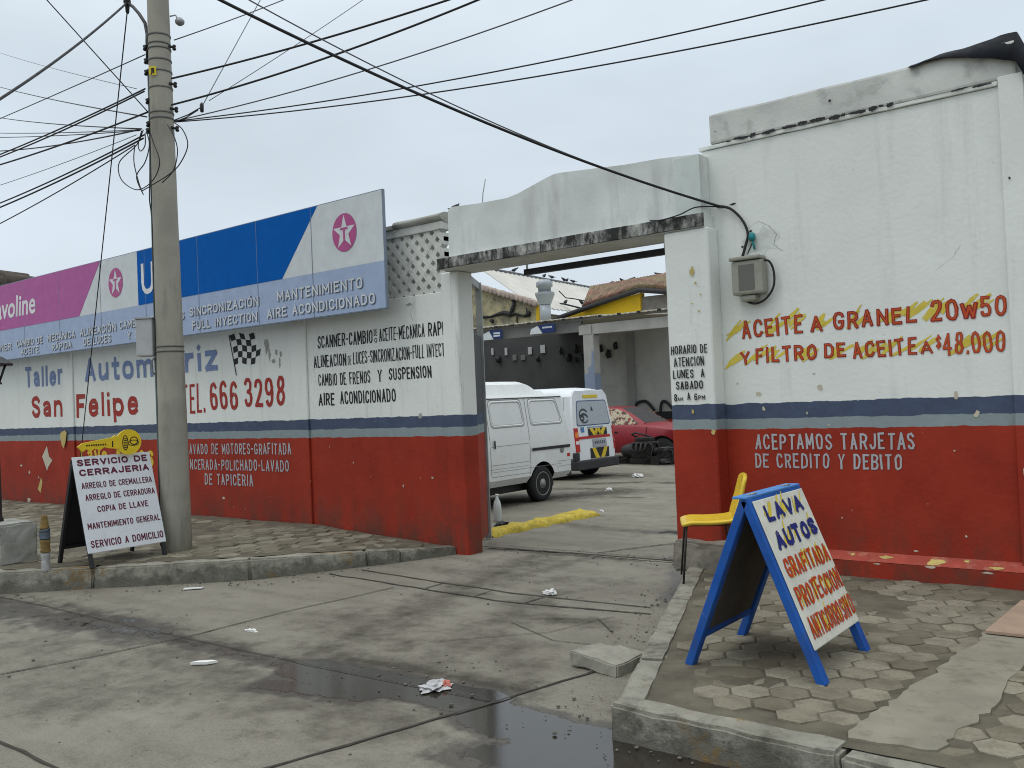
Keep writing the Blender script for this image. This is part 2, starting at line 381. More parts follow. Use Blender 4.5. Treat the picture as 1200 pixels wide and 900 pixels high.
        near = np.sqrt((gap**2).sum(2)) <= np.maximum(.02, .5*np.maximum(sz[:, None], sz[None]))
        out_ = []; left_ = set(range(len(isl)))
        while left_:
            st = [left_.pop()]; grp = []
            while st:
                i = st.pop(); grp.append(i)
                for j in np.nonzero(near[i])[0]:
                    if int(j) in left_: left_.remove(int(j)); st.append(int(j))
            out_.append([isl[i] for i in grp])
        return out_
    def build(s, name, mat, parent=None, local=None, fix=True, split=True, root=None):
        if split and (parent is not None or root is not None):
            ps = s.pieces()
            if len(ps) > 1:
                res = []
                for grp in ps:
                    m = MB(); mp = {}
                    for c in grp:
                        for v in c: mp[v] = m.bm.verts.new(v.co)
                    fs = set(f for v in mp for f in v.link_faces)
                    for f in fs:
                        q = m.bm.faces.new([mp[v] for v in f.verts]); q.material_index = f.material_index; q.smooth = f.smooth
                    o = m.build(name, mat, parent, local, fix, False)
                    if root is not None: under(o, root)
                    res.append(o)
                s.bm.free(); return res[0]
        if fix: bmesh.ops.recalc_face_normals(s.bm, faces=s.bm.faces[:])
        if local is not None:
            L = Vector(local)
            for v in s.bm.verts: v.co -= L
        me = bpy.data.meshes.new(name); s.bm.to_mesh(me); s.bm.free()
        o = link(name, me, mat, parent)
        if root is not None: under(o, root)
        return o
def slab(name, a, b, mat, parent=None, cut=.25, amp=.004, bev=.006):
    """a plastered block: bevelled, subdivided and slightly uneven"""
    bm = bmesh.new(); m = MB(); m.box(a, b)
    bm.free()
    if bev: bmesh.ops.bevel(m.bm, geom=m.bm.edges[:], offset=bev, segments=1, affect='EDGES')
    for ax in range(3):
        L = b[ax]-a[ax]; k = int(L/cut)
        for i in range(1, k+1):
            co = Vector((0,0,0)); no = Vector((0,0,0)); co[ax] = a[ax]+L*i/(k+1); no[ax] = 1
            bmesh.ops.bisect_plane(m.bm, geom=m.bm.verts[:]+m.bm.edges[:]+m.bm.faces[:], plane_co=co, plane_no=no)
    m.rough(amp, 1.7, a[0])
    return m.build(name, mat, parent)

FC = {}
def text_bm(s, bold=0.0, shear=0.0):
    k = (s, bold, shear)
    if k not in FC:
        cu = bpy.data.curves.new('t', 'FONT'); cu.body = s; cu.offset = bold; cu.shear = shear; cu.fill_mode = 'FRONT'; cu.resolution_u = 3
        o = bpy.data.objects.new('t', cu); COL.objects.link(o)
        dg = bpy.context.evaluated_depsgraph_get(); dg.update()
        me = bpy.data.meshes.new_from_object(o.evaluated_get(dg))
        v = [tuple(q.co[:2]) for q in me.vertices]; f = [tuple(p.vertices) for p in me.polygons]
        bpy.data.objects.remove(o); bpy.data.curves.remove(cu); bpy.data.meshes.remove(me)
        FC[k] = (v, f)
    return FC[k]
def cap_h():
    v, f = text_bm('H'); return max(q[1] for q in v)
class Plane:
    """a flat face in the world: origin, right, up; text and marks are laid on it"""
    def __init__(s, org, u, v):
        s.o = Vector(org); s.u = Vector(u).normalized(); s.v = Vector(v).normalized(); s.n = s.u.cross(s.v)
    def P(s, x, y, off): return s.o+s.u*x+s.v*y+s.n*off
def put_text(mb, pl, s, x0, x1, y0l, y1l, y0r=None, y1r=None, off=.003, bold=.0, shear=0, wob=0.0, dx=0, dy=0, mi=0):
    """one line of writing fitted between x0 and x1, baseline y0, capital height up to y1 (left and right ends)"""
    if y0r is None: y0r, y1r = y0l, y1l
    v, f = text_bm(s, bold, shear); v0, _ = text_bm(s, 0, shear)
    xa = min(q[0] for q in v0); xb = max(q[0] for q in v0); H = cap_h(); sd = (sum(ord(c_)*(i_+3) for i_, c_ in enumerate(s)) % 97)*.53
    vs_ = []
    for x, y in v:
        t = (x-xa)/(xb-xa); X = x0+(x1-x0)*t
        lo = y0l+(y0r-y0l)*t; hi = y1l+(y1r-y1l)*t; Y = lo+(hi-lo)*y/H
        if wob:
            X += wob*noise.noise((X*6+sd, Y*6, 1)); Y += wob*noise.noise((X*5+sd, Y*5, 9))
        vs_.append(mb.bm.verts.new(pl.P(X+dx, Y+dy, off)))
    for q in f:
        try: k = mb.bm.faces.new([vs_[i] for i in q]); k.material_index = mi
        except ValueError: pass
def poly(mb, pl, pts, off=.002, mi=0):
    f = mb.bm.faces.new([mb.bm.verts.new(pl.P(x, y, off)) for x, y in pts]); f.material_index = mi; return f
def blot(mb, pl, x, y, rx, ry, off=.002, n=11, seed=0, mi=0):
    rnd = random.Random(seed*31+int(abs(x)*100)); k = [rnd.uniform(.55, 1.15) for _ in range(n)]
    poly(mb, pl, [(x+rx*k[i]*math.cos(i*2*math.pi/n), y+ry*k[i]*math.sin(i*2*math.pi/n)) for i in range(n)], off, mi)
NSTROKE = [0]
def stroke(mb, pl, x0, y0, x1, y1, w, off=.002, seg=6, mi=0):
    """a dry brush stroke with ragged edges"""
    NSTROKE[0] += 1; off += (NSTROKE[0] % 11)*.00025
    a, b = [], []; L = math.hypot(x1-x0, y1-y0); nx, ny = -(y1-y0)/L, (x1-x0)/L
    for i in range(seg+1):
        t = i/seg; e = w*(.5+.5*math.sin(math.pi*min(1, max(0, t*.9+.05))))*.5
        a.append((x0+(x1-x0)*t+nx*e*random.uniform(.6, 1.2), y0+(y1-y0)*t+ny*e*random.uniform(.6, 1.2)))
        b.append((x0+(x1-x0)*t-nx*e*random.uniform(.6, 1.2), y0+(y1-y0)*t-ny*e*random.uniform(.6, 1.2)))
    poly(mb, pl, a+b[::-1], off, mi)
def at(px, py, Y):
    """the point at depth Y (metres beyond the camera, towards the wall) on a sight line of the photograph"""
    r = AX @ Vector(((px-600)/F_PX, (py-450)/F_PX, 1)); return CAM+r*(Y/r.y)
def on_z(px, py, z):
    r = AX @ Vector(((px-600)/F_PX, (py-450)/F_PX, 1)); return CAM+r*((z-CAM.z)/r.z)
def attr_layer(o, name, vals):
    a = o.data.attributes.new(name, 'FLOAT', 'POINT'); a.data.foreach_set('value', np.asarray(vals, dtype=np.float32))


# ------------------------------------------------------------------ brush lettering: every letter is a few strokes of one brush
def _o(h=1.0): return [(.5, h), (.84, .94*h), (1, .72*h), (1, .28*h), (.84, .06*h), (.5, 0), (.16, .06*h), (0, .28*h), (0, .72*h), (.16, .94*h), (.5, h)]
_S = [(.97, .82), (.82, .96), (.5, 1), (.16, .94), (.03, .76), (.15, .60), (.5, .52), (.85, .42), (.98, .24), (.84, .06), (.5, 0), (.16, .05), (.02, .2)]
_C = [(1, .78), (.86, .95), (.5, 1), (.15, .93), (0, .7), (0, .3), (.15, .07), (.5, 0), (.86, .05), (1, .22)]
_P = [(0, 1), (.6, 1), (.93, .91), (1, .74), (.93, .56), (.6, .47), (0, .47)]
_6 = [(.92, .86), (.75, .98), (.45, 1), (.12, .88), (0, .6), (0, .3), (.12, .07), (.5, 0), (.88, .07), (1, .29), (.88, .5), (.5, .57), (.12, .5), (0, .32)]
GL = {
 'A': (1, [[(0, 0), (.5, 1), (1, 0)], [(.18, .32), (.82, .32)]]), 'B': (.95, [[(0, 0), (0, 1)], [(0, 1), (.6, 1), (.9, .9), (.93, .76), (.86, .61), (.6, .53), (0, .53)], [(.6, .53), (.92, .44), (1, .27), (.92, .09), (.6, 0), (0, 0)]]),
 'C': (.95, [_C]), 'D': (1, [[(0, 0), (0, 1)], [(0, 1), (.5, 1), (.85, .9), (1, .65), (1, .35), (.85, .1), (.5, 0), (0, 0)]]), 'E': (.85, [[(1, 1), (0, 1), (0, 0), (1, 0)], [(0, .52), (.8, .52)]]), 'F': (.82, [[(1, 1), (0, 1), (0, 0)], [(0, .52), (.8, .52)]]),
 'G': (1, [_C[:-1]+[(1, .2), (1, .44), (.55, .44)]]), 'H': (1, [[(0, 0), (0, 1)], [(1, 0), (1, 1)], [(0, .51), (1, .51)]]), 'I': (.02, [[(0, 0), (0, 1)]]), 'J': (.8, [[(1, 1), (1, .25), (.82, .05), (.45, 0), (.12, .06), (0, .24)]]),
 'K': (.95, [[(0, 0), (0, 1)], [(1, 1), (0, .42)], [(.3, .6), (1, 0)]]), 'L': (.82, [[(0, 1), (0, 0), (1, 0)]]), 'M': (1.25, [[(0, 0), (0, 1), (.5, .3), (1, 1), (1, 0)]]), 'N': (1, [[(0, 0), (0, 1), (1, 0), (1, 1)]]), 'O': (1, [_o()]),
 'P': (.95, [[(0, 0), (0, 1)], _P]), 'R': (.98, [[(0, 0), (0, 1)], _P, [(.5, .47), (1, 0)]]), 'S': (.92, [_S]), 'T': (.95, [[(0, 1), (1, 1)], [(.5, 1), (.5, 0)]]), 'U': (1, [[(0, 1), (0, .25), (.16, .05), (.5, 0), (.84, .05), (1, .25), (1, 1)]]), 'V': (1, [[(0, 1), (.5, 0), (1, 1)]]),
 'W': (1.3, [[(0, 1), (.25, 0), (.5, .8), (.75, 0), (1, 1)]]), 'X': (1, [[(0, 0), (1, 1)], [(0, 1), (1, 0)]]), 'Y': (1, [[(0, 1), (.5, .48), (1, 1)], [(.5, .48), (.5, 0)]]), 'Z': (.95, [[(0, 1), (1, 1), (0, 0), (1, 0)]]),
 '0': (.95, [_o()]), '2': (.95, [[(.03, .78), (.16, .95), (.5, 1), (.87, .93), (.97, .74), (.85, .52), (.05, .0), (1, 0)]]), '3': (.95, [[(.05, .85), (.2, .97), (.55, 1), (.9, .9), (.95, .72), (.8, .56), (.45, .53), (.85, .47), (1, .27), (.88, .06), (.5, 0), (.15, .04), (.02, .18)]]),
 '4': (1, [[(.74, 0), (.74, 1), (0, .3), (1, .3)]]), '5': (.95, [[(.92, 1), (.12, 1), (.06, .53), (.4, .62), (.8, .55), (1, .33), (.88, .07), (.5, 0), (.12, .05), (.02, .18)]]), '6': (.95, [_6]), '9': (.95, [[(1-x, 1-y) for x, y in _6]]),
 '8': (.95, [[(.5, .53), (.16, .62), (.08, .78), (.2, .95), (.5, 1), (.8, .95), (.92, .78), (.84, .62), (.5, .53), (.12, .44), (0, .25), (.14, .06), (.5, 0), (.86, .06), (1, .25), (.88, .44), (.5, .53)]]), '1': (.3, [[(0, .75), (1, 1), (1, 0)]]),
 '-': (.5, [[(0, .5), (1, .5)]]), '.': (.02, [[(0, .02), (0, .10)]]), '$': (.9, [_S, [(.5, 1.14), (.5, -.14)]]), ' ': (.45, []),
 'a': (.85, [[(.05, .58), (.3, .68), (.72, .66), (.92, .5), (.92, 0)], [(.92, .4), (.4, .38), (.08, .27), (.06, .12), (.3, 0), (.65, .04), (.92, .2)]]), 'l': (.02, [[(0, 1), (0, 0)]]), 'e': (.88, [[(.05, .36), (.97, .36), (.92, .56), (.68, .68), (.3, .67), (.05, .5), (.03, .2), (.25, .02), (.65, 0), (.95, .12)]]),
 'r': (.55, [[(0, .68), (0, 0)], [(0, .42), (.35, .64), (1, .66)]]), 'u': (.85, [[(0, .68), (0, .16), (.2, 0), (.6, .0), (1, .22)], [(1, .68), (1, 0)]]), 't': (.62, [[(.45, .96), (.45, .12), (.62, 0), (1, .03)], [(0, .68), (1, .68)]]), 'o': (.9, [_o(.68)]),
 'm': (1.45, [[(0, 0), (0, .68)], [(0, .5), (.2, .67), (.4, .64), (.5, .5), (.5, 0)], [(.5, .5), (.7, .67), (.9, .64), (1, .5), (1, 0)]]), 'i': (.02, [[(0, .60), (0, 0)], [(0, .95), (0, .96)]]), 'z': (.85, [[(0, .68), (.95, .68), (0, 0), (1, 0)]]),
 'n': (.85, [[(0, 0), (0, .68)], [(0, .48), (.3, .68), (.75, .66), (1, .48), (1, 0)]]), 'p': (.88, [[(0, .68), (0, -.3)], [(0, .5), (.3, .68), (.75, .65), (1, .45), (1, .22), (.75, .02), (.3, 0), (0, .17)]]), 'v': (.85, [[(0, .68), (.5, 0), (1, .68)]]),
 's': (.8, [[(x, y*.68) for x, y in _S]]), 'w': (1.15, [[(0, .72), (.25, 0), (.5, .6), (.75, 0), (1, .72)]]),
}
for base_, acc_ in (('O', 'Ó'), ('A', 'Á')): GL[acc_] = (GL[base_][0], GL[base_][1]+[[(.42, 1.16), (.68, 1.34)]])
def _smooth(p):
    if len(p) < 3: return p
    out_ = [p[0]]
    for a, b, c in zip(p, p[1:], p[2:]):
        u, v = (Vector(b)-Vector(a)), (Vector(c)-Vector(b))
        if u.length and v.length and u.angle(v) < R(62): out_ += [tuple(Vector(b)-u*.28), tuple(Vector(b)+v*.28)]
        else: out_.append(b)
    return out_+[p[-1]]
def _split(p):
    out_, cur = [], [p[0]]
    for a, b, c in zip(p, p[1:], p[2:]):
        cur.append(b); u, v = (Vector(b)-Vector(a)), (Vector(c)-Vector(b))
        if u.length and v.length and u.angle(v) > R(100): out_.append(cur); cur = [b]
    cur.append(p[-1]); return out_+[cur]
def paint_text(mb, pl, s, x0, x1, y0l, y1l, y0r=None, y1r=None, off=.003, bold=0., shear=0, wob=0., dx=0, dy=0, mi=0, pen=None, gap=.36, outline=None):
    """a line of hand-painted letters fitted between x0 and x1; pen = brush width as a share of the letter height"""
    if y0r is None: y0r, y1r = y0l, y1l
    pen = pen if pen is not None else .155+1.9*bold
    Hm = ((y1l-y0l)+(y1r-y0r))/2; wd = pen*Hm
    adv = sum(GL[c][0] for c in s)+gap*(len(s)-1)
    wd = min(wd, .40*(x1-x0)/(adv+.4*len(s))); base = wd if outline is None else min(outline*Hm, .44*(x1-x0)/(adv+.4*len(s)))
    nfix = len(s); L = (x1-x0)-base*nfix                 # room for the pen itself
    u = L/max(.05, adv); x = x0+base/2
    rnd = random.Random(sum(ord(c)*(i+7) for i, c in enumerate(s))); k = 0
    for c in s:
        gw, strokes = GL[c]; jy = rnd.uniform(-.03, .03)*(wob > 0); js = rnd.uniform(.97, 1.03) if wob else 1; sl = rnd.uniform(-.04, .04)*(wob > 0)
        for st_ in [q_ for s_ in strokes for q_ in _split(s_)]:
            P_ = []
            for px, py in _smooth(st_):
                X = x+px*gw*u+sl*py*Hm+rnd.uniform(-1, 1)*wob*.25
                t = (X-x0)/(x1-x0); lo = y0l+(y0r-y0l)*t; hi = y1l+(y1r-y1l)*t
                P_.append((X+dx, lo+base/2+(hi-lo-base)*(py*js+jy)+dy+rnd.uniform(-1, 1)*wob*.2))
            P_ = [Vector(p) for p in P_]
            a_, b_ = [], []
            for i, p in enumerate(P_):
                d0 = (p-P_[i-1]).normalized() if i else None; d1 = (P_[i+1]-p).normalized() if i < len(P_)-1 else None
                q = p.copy()
                if d0 is None: q -= d1*wd*.42; nrm = Vector((-d1.y, d1.x)); m_ = 1
                elif d1 is None: q += d0*wd*.42; nrm = Vector((-d0.y, d0.x)); m_ = 1
                else:
                    n0, n1 = Vector((-d0.y, d0.x)), Vector((-d1.y, d1.x)); nrm = (n0+n1)
                    if nrm.length < .2: nrm = n0
                    nrm.normalize(); m_ = min(1.5, 1/max(.35, nrm.dot(n0)))
                e_ = wd*.5*m_*(1+rnd.uniform(-.09, .09)*(wob > 0))
                a_.append(q+nrm*e_); b_.append(q-nrm*e_)
            o_ = off+(k % 4)*.0003; k += 1; n_ = max(1, len(a_)-1)
            va = [mb.bm.verts.new(pl.P(p.x, p.y, o_+.00025*i/n_)) for i, p in enumerate(a_)]; vb = [mb.bm.verts.new(pl.P(p.x, p.y, o_+.00025*i/n_)) for i, p in enumerate(b_)]
            for i in range(len(va)-1):
                f = mb.bm.faces.new((vb[i], vb[i+1], va[i+1], va[i])); f.material_index = mi
        x += gw*u+base+gap*u

# ------------------------------------------------------------------ ground
def seg_dist(X, Y, x0, y0, x1, y1):
    dx, dy = x1-x0, y1-y0; L = dx*dx+dy*dy+1e-9
    t = np.clip(((X-x0)*dx+(Y-y0)*dy)/L, 0, 1); return np.hypot(X-x0-t*dx, Y-y0-t*dy)
def grid(name, x0, x1, y0, y1, step, z, mat, wet=(), soil=(), amp=.004):
    nx = int((x1-x0)/step)+1; ny = int((y1-y0)/step)+1
    X, Y = np.meshgrid(np.linspace(x0, x1, nx), np.linspace(y0, y1, ny))
    edge = np.minimum(np.minimum(X-x0, x1-X), np.minimum(Y-y0, y1-Y)); k = np.clip(edge/.3, 0, 1)
    Z = z+k*amp*(np.sin(X*1.7+Y*.8)+np.sin(Y*2.3-X*.9)*.7)
    co = np.stack([X, Y, Z], -1).reshape(-1, 3)
    i = np.arange(nx*ny).reshape(ny, nx)
    q = np.stack([i[:-1, :-1], i[:-1, 1:], i[1:, 1:], i[1:, :-1]], -1).reshape(-1, 4)
    me = bpy.data.meshes.new(name); me.from_pydata(co.tolist(), [], q.tolist()); me.polygons.foreach_set('use_smooth', [True]*len(q))
    o = link(name, me, mat)
    def field(ls):
        F = np.zeros_like(X)
        for (a, b, c, d, r, s) in ls: F = np.maximum(F, s*np.clip(1-(seg_dist(X, Y, a, b, c, d)/r), 0, 1))
        return F.ravel()
    attr_layer(o, 'wet', field(wet)); attr_layer(o, 'soil', field(soil))
    return tag(o, kind='structure')
WET = [(-4.5, 3.58, -3.2, 3.68, .25, 2.2), (-4.45, 3.26, -3.8, 3.40, .22, .95), (-3.0, 3.55, -2.4, 3.5, .32, 1.5), (-2.7, 3.15, -2.0, 3.2, .42, .8),
       (-2.35, 3.35, -.4, 3.3, .55, 1.6), (-7.4, 3.45, -6.3, 3.55, .5, .62), (-9.5, 3.3, -7.4, 3.4, .6, .5), (-6.3, 3.55, -4.6, 3.56, .22, .62),
       (-6.45, 3.62, -6.25, 3.62, .14, .8), (-6.9, 3.7, -6.75, 3.72, .14, .8), (-3.35, 6.1, -4.0, 7.5, .22, .45), (-3.6, 7.3, -3.4, 6.7, .25, .5)]
SOIL = [(-4.7, 3.75, -5.6, 7.6, .5, .62), (-3.9, 4.0, -4.4, 6.0, .4, .5), (-3.2, 3.95, -4.5, 3.85, .35, .8), (-6.2, 3.6, -3.2, 3.75, .28, .7),
        (-4.5, 7.62, -6.3, 7.55, .12, .8), (-9, 3.5, -6.3, 3.6, .5, .6), (-5.6, 3.3, -3.4, 3.2, .7, .5), (-6.6, 3.0, -5.4, 2.6, .8, .35), (-5.4, 4.6, -4.4, 4.3, .6, .5), (-3.7, 4.6, -3.3, 4.2, .3, .6), (-5.9, 6.4, -4.2, 6.6, .35, .4), (-4.2, 5.3, -3.5, 5.4, .25, .7), (-5.2, 5.2, -5.0, 7.5, .3, .5),
        (-4.6, 3.2, -5.2, 2.4, .5, .45), (-2.3, 3.7, -3.5, 6.8, .12, .7), (-9, 3.75, -6.6, 7.2, .14, .65), (-2.2, 3.55, 3.5, 3.52, .16, .9)]
road = grid('road', -13, 3, .4, 7.64, .045, 0, M_ROAD, WET, SOIL)
YSOIL = [(-9, 10.6, -8.0, 13, .8, .9), (-11, 15, -9.5, 15.5, .9, .9), (-11.5, 18.2, -9, 18.6, .7, .9), (-9.3, 13.0, -8.2, 13.3, .3, .8), (-8.0, 14.5, -6.5, 14.4, .28, .9),
         (-8.5, 16.0, -7.0, 15.9, .18, 1.1), (-7.6, 12.2, -7.2, 12.3, .2, .8), (-10.5, 18.6, -9.6, 18.4, 1.0, 1.), (-6.8, 9.4, -5.3, 9.2, .25, .6), (-9.2, 13.9, -8.5, 14.4, .35, .8)]
yard = grid('yard_ground', -30, 4, 7.64, 34, .1, .004, M_YARD, [(-5.2, 9.3, -4.6, 9.4, .3, .7), (-4.2, 7.9, -4.0, 7.75, .3, .6)], YSOIL)
m = MB()
for a, b in (((-60, -30), (60, .4)), ((-60, .4), (-13, 7.64)), ((3, .4), (60, 7.64)), ((-60, 7.64), (-30, 34)), ((4, 7.64), (60, 34)), ((-60, 34), (60, 60))):
    m.quad((*a, 0), (b[0], a[1], 0), (*b, 0), (a[0], b[1], 0))
tag(m.build('ground', M_GROUND), kind='structure')
m = MB(); m.quad((-1500, -1500, -.06), (1500, -1500, -.06), (1500, 1500, -.06), (-1500, 1500, -.06)); tag(m.build('terrain', M_GROUND), kind='structure')

def joint(pts, wd, z=.006):
    m = MB(); pl = []
    for (x0, y0), (x1, y1) in zip(pts, pts[1:]):
        k = max(2, int(math.hypot(x1-x0, y1-y0)/.08))
        for i in range(k): pl.append((x0+(x1-x0)*i/k, y0+(y1-y0)*i/k))
    pl.append(pts[-1]); prev = None
    for i, (x, y) in enumerate(pl):
        q = pl[min(i+1, len(pl)-1)]; p = pl[max(i-1, 0)]; L = math.hypot(q[0]-p[0], q[1]-p[1]); nx, ny = -(q[1]-p[1])/L, (q[0]-p[0])/L
        j = .6*wd*noise.noise((x*4, y*4, 2)); e = wd*.36*(.55+.9*abs(noise.noise((x*9, y*9, 7)))+.25)
        zz = z+.004*(math.sin(x*1.7+y*.8)+math.sin(y*2.3-x*.9)*.7)
        c = (m.bm.verts.new((x+nx*(j+e), y+ny*(j+e), zz)), m.bm.verts.new((x+nx*(j-e), y+ny*(j-e), zz)))
        if prev: m.bm.faces.new((prev[0], prev[1], c[1], c[0]))
        prev = c
    return tag(m.build('pavement_joint', M_JOINT), kind='structure')
joint([(-10, 3.58), (-8.8, 3.59), (-6.0, 3.62), (-4.6, 3.63), (-3.12, 3.72)], .011)
joint([(-2.95, 4.44), (-3.12, 3.72), (-3.44, 2.43), (-3.7, 1.2)], .026)
joint([(-7.6, 1.9), (-4.87, 1.955), (-4.3, 1.945), (-3.55, 1.9)], .024)
joint([tuple(on_z(x, y, 0).xy) for x, y in ((-60, 802), (0, 790), (110, 769), (222, 746), (340, 716), (462, 689))], .018)
joint([(-6.85, 5.75), (-5.9, 5.68), (-4.64, 5.6), (-3.35, 5.8)], .030)
joint([(-6.7, 6.03), (-5.6, 5.92), (-4.71, 5.89), (-3.45, 5.98)], .026)
joint([(-5.5, 5.68), (-5.5, 5.9)], .02); joint([(-4.4, 5.63), (-4.38, 5.9)], .02); joint([(-4.9, 5.63), (-4.92, 5.9)], .016)
joint([(-4.05, 5.25), (-3.62, 5.5), (-3.3, 5.2)], .010); joint([(-4.1, 5.1), (-3.55, 4.85), (-3.2, 4.9)], .010); joint([(-4.2, 4.45), (-3.7, 5.0), (-3.55, 5.6)], .008)
joint([(-6.35, 7.58), (-5.2, 7.68), (-4.15, 7.72), (-3.75, 7.6)], .05, .012); joint([(-6.2, 7.74), (-4.7, 7.8), (-4.0, 7.78)], .02, .012)
joint([(-5.1, 7.8), (-4.75, 8.5), (-4.1, 9.3)], .03, .012); joint([(-10, 1.2), (-6.7, 1.1)], .02)

# sidewalks: kerb stones, bedding, hexagonal pavers half buried in dirt
def inside(p, poly_):
    x, y = p; c = False
    for (x0, y0), (x1, y1) in zip(poly_, poly_[1:]+poly_[:1]):
        if (y0 > y) != (y1 > y) and x < (x1-x0)*(y-y0)/(y1-y0)+x0: c = not c
    return c
def pavers(name, poly_, z, ang, s, pocket, seed):
    """hexagons of width s; ground dirt covers the low ones; returns one mesh"""
    rnd = random.Random(seed); m = MB(); tones = []
    xs = [p[0] for p in poly_]; ys = [p[1] for p in poly_]; cx, cy = sum(xs)/len(xs), sum(ys)/len(ys)
    ca, sa = math.cos(ang), math.sin(ang); N = 90; Rr = s/math.sqrt(3)
    for i in range(-N, N):
        for j in range(-N, N):
            a = s*(i+.5*j); b = s*.8660*j
            x = cx+a*ca-b*sa; y = cy+a*sa+b*ca
            if not (min(xs)-s < x < max(xs)+s and min(ys)-s < y < max(ys)+s): continue
            pts = [(x+Rr*.965*math.cos(ang+math.pi/6+k*math.pi/3), y+Rr*.965*math.sin(ang+math.pi/6+k*math.pi/3)) for k in range(6)]
            if not all(inside(p, poly_) for p in pts): continue
            t = rnd.random(); h = z+rnd.uniform(-.005, .006)+pocket(x, y); tx, ty = rnd.uniform(-.02, .02), rnd.uniform(-.02, .02)
            def ring(k, dz): return [m.bm.verts.new((x+(p[0]-x)*k*(1+rnd.uniform(-.03, .03)), y+(p[1]-y)*k*(1+rnd.uniform(-.03, .03)), h+dz+tx*(p[0]-x)+ty*(p[1]-y))) for p in pts]
            A, B, C = ring(.88, 0), ring(.97, -.004), ring(1., -.03)
            m.bm.faces.new(A)
            for P_, Q_ in ((A, B), (B, C)):
                for k in range(6): m.bm.faces.new((P_[k], Q_[k], Q_[(k+1)%6], P_[(k+1)%6]))
            tones += [t]*18
    o = m.build(name, M_PAVER); attr_layer(o, 'tone', tones); return tag(o, kind='structure')
def bedding(name, poly_, z, step, amp, mat=M_DIRT, fn=None):
    xs = [p[0] for p in poly_]; ys = [p[1] for p in poly_]; bm = bmesh.new()
    f = bm.faces.new([bm.verts.new((x, y, 0)) for x, y in poly_])
    for ax, lo, hi in ((0, min(xs), max(xs)), (1, min(ys), max(ys))):
        k = int((hi-lo)/step)
        for i in range(1, k):
            co = Vector((0, 0, 0)); no = Vector((0, 0, 0)); co[ax] = lo+(hi-lo)*i/k; no[ax] = 1
            bmesh.ops.bisect_plane(bm, geom=bm.verts[:]+bm.edges[:]+bm.faces[:], plane_co=co, plane_no=no)
    for v in bm.verts:
        x, y = v.co.x, v.co.y
        v.co.z = z+(fn(x, y) if fn else 0)+amp*(noise.noise((x*1.5, y*1.5, 3))*1.3+.55*noise.noise((x*6, y*6, 5)))
    for f in bm.faces: f.smooth = True; f.normal_update()
    for f in bm.faces:
        if f.normal.z < 0: f.normal_flip()
    me = bpy.data.meshes.new(name); bm.to_mesh(me); bm.free(); return tag(link(name, me, mat), kind='structure')
def kerb(name, path, wd, z, lens, mat=M_KERB, seed=1, fn=None):
    """kerb stones laid along a path (outer edge), width to the left of the walking direction"""
    m = MB(); rnd = random.Random(seed)
    for (x0, y0), (x1, y1) in zip(path, path[1:]):
        L = math.hypot(x1-x0, y1-y0); ux, uy = (x1-x0)/L, (y1-y0)/L; nx, ny = -uy, ux; t = 0
        while t < L-.02:
            l = min(rnd.uniform(*lens), L-t);  l = L-t if L-t-l < .25 else l
            b = bmesh.new(); tmp = MB(); tmp.bm = b
            tmp.box((t+.004, 0, -.06), (t+l-.004, wd, z+rnd.uniform(-.008, .006)))
            bmesh.ops.bevel(b, geom=b.edges[:], offset=.016, segments=2, affect='EDGES')
            for i in range(1, int(l/.12)):
                bmesh.ops.bisect_plane(b, geom=b.verts[:]+b.edges[:]+b.faces[:], plane_co=(t+l*i/int(l/.12), 0, 0), plane_no=(1, 0, 0))
            bmesh.ops.bisect_plane(b, geom=b.verts[:]+b.edges[:]+b.faces[:], plane_co=(0, 0, z*.5), plane_no=(0, 0, 1))
            bmesh.ops.bisect_plane(b, geom=b.verts[:]+b.edges[:]+b.faces[:], plane_co=(0, wd*.5, 0), plane_no=(0, 1, 0))
            for v in b.verts:
                X, Y = v.co.x, v.co.y; v.co.x = x0+ux*X+nx*Y; v.co.y = y0+uy*X+ny*Y
                v.co += noise.noise_vector(v.co*7)*.012+noise.noise_vector(v.co*25)*.004
            m.add(b); t += l
    if fn:
        for v in m.bm.verts:
            if v.co.z > 0: v.co.z += fn(v.co.x, v.co.y)*v.co.z/z
    return tag(m.build(name, mat), kind='structure')
ZR, ZL = .15, .20
def dip(x, y):              # the left sidewalk ramps down to the driveway beside the gate
    return -.11*max(0, min(1, (y-5.2)/1.9))*max(0, min(1, (x+8.6)/1.9))
kerb('kerb', [(-2.33, 3.60), (-1.25, 3.57), (0.6, 3.52), (4, 3.46)], .16, ZR+.002, (1.2, 1.9), seed=2)
kerb('kerb', [(-3.62, 6.95), (-2.32, 3.64)], .15, ZR+.002, (1.0, 1.6), seed=5)
kerb('kerb', [(-30, 3.6), (-9.05, 3.6), (-7.33, 5.2), (-6.62, 6.5), (-6.40, 7.12)], .17, ZL, (.9, 1.3), seed=9, fn=dip)
PR = [(-2.27, 3.69), (4, 3.56), (4, 7.04), (-3.3, 7.04), (-3.56, 6.9)]
PL = [(-9.1, 3.75), (-7.45, 5.28), (-6.64, 6.8), (-6.55, 7.12), (-30, 7.12), (-30, 3.75)]
bedding('sidewalk', PR, ZR-.003, .06, .009); bedding('sidewalk', [(x, y) for x, y in PL if x > -29]+[(-18, 7.12), (-18, 3.75)], ZL-.004, .09, .012, fn=dip)
cp = [tuple(on_z(x, y, ZR).xy) for x, y in ((990, 866), (1020, 838), (1050, 822), (1066, 806), (1096, 790), (1118, 768), (1146, 756), (1152, 742), (1190, 735), (1260, 745), (1255, 765), (1205, 778), (1180, 800), (1170, 826), (1150, 845), (1120, 862), (1100, 884))]
def cement_gap(x, y):       # the cement strip that crosses the near sidewalk
    return -.02 if inside((x, y), cp) else 0
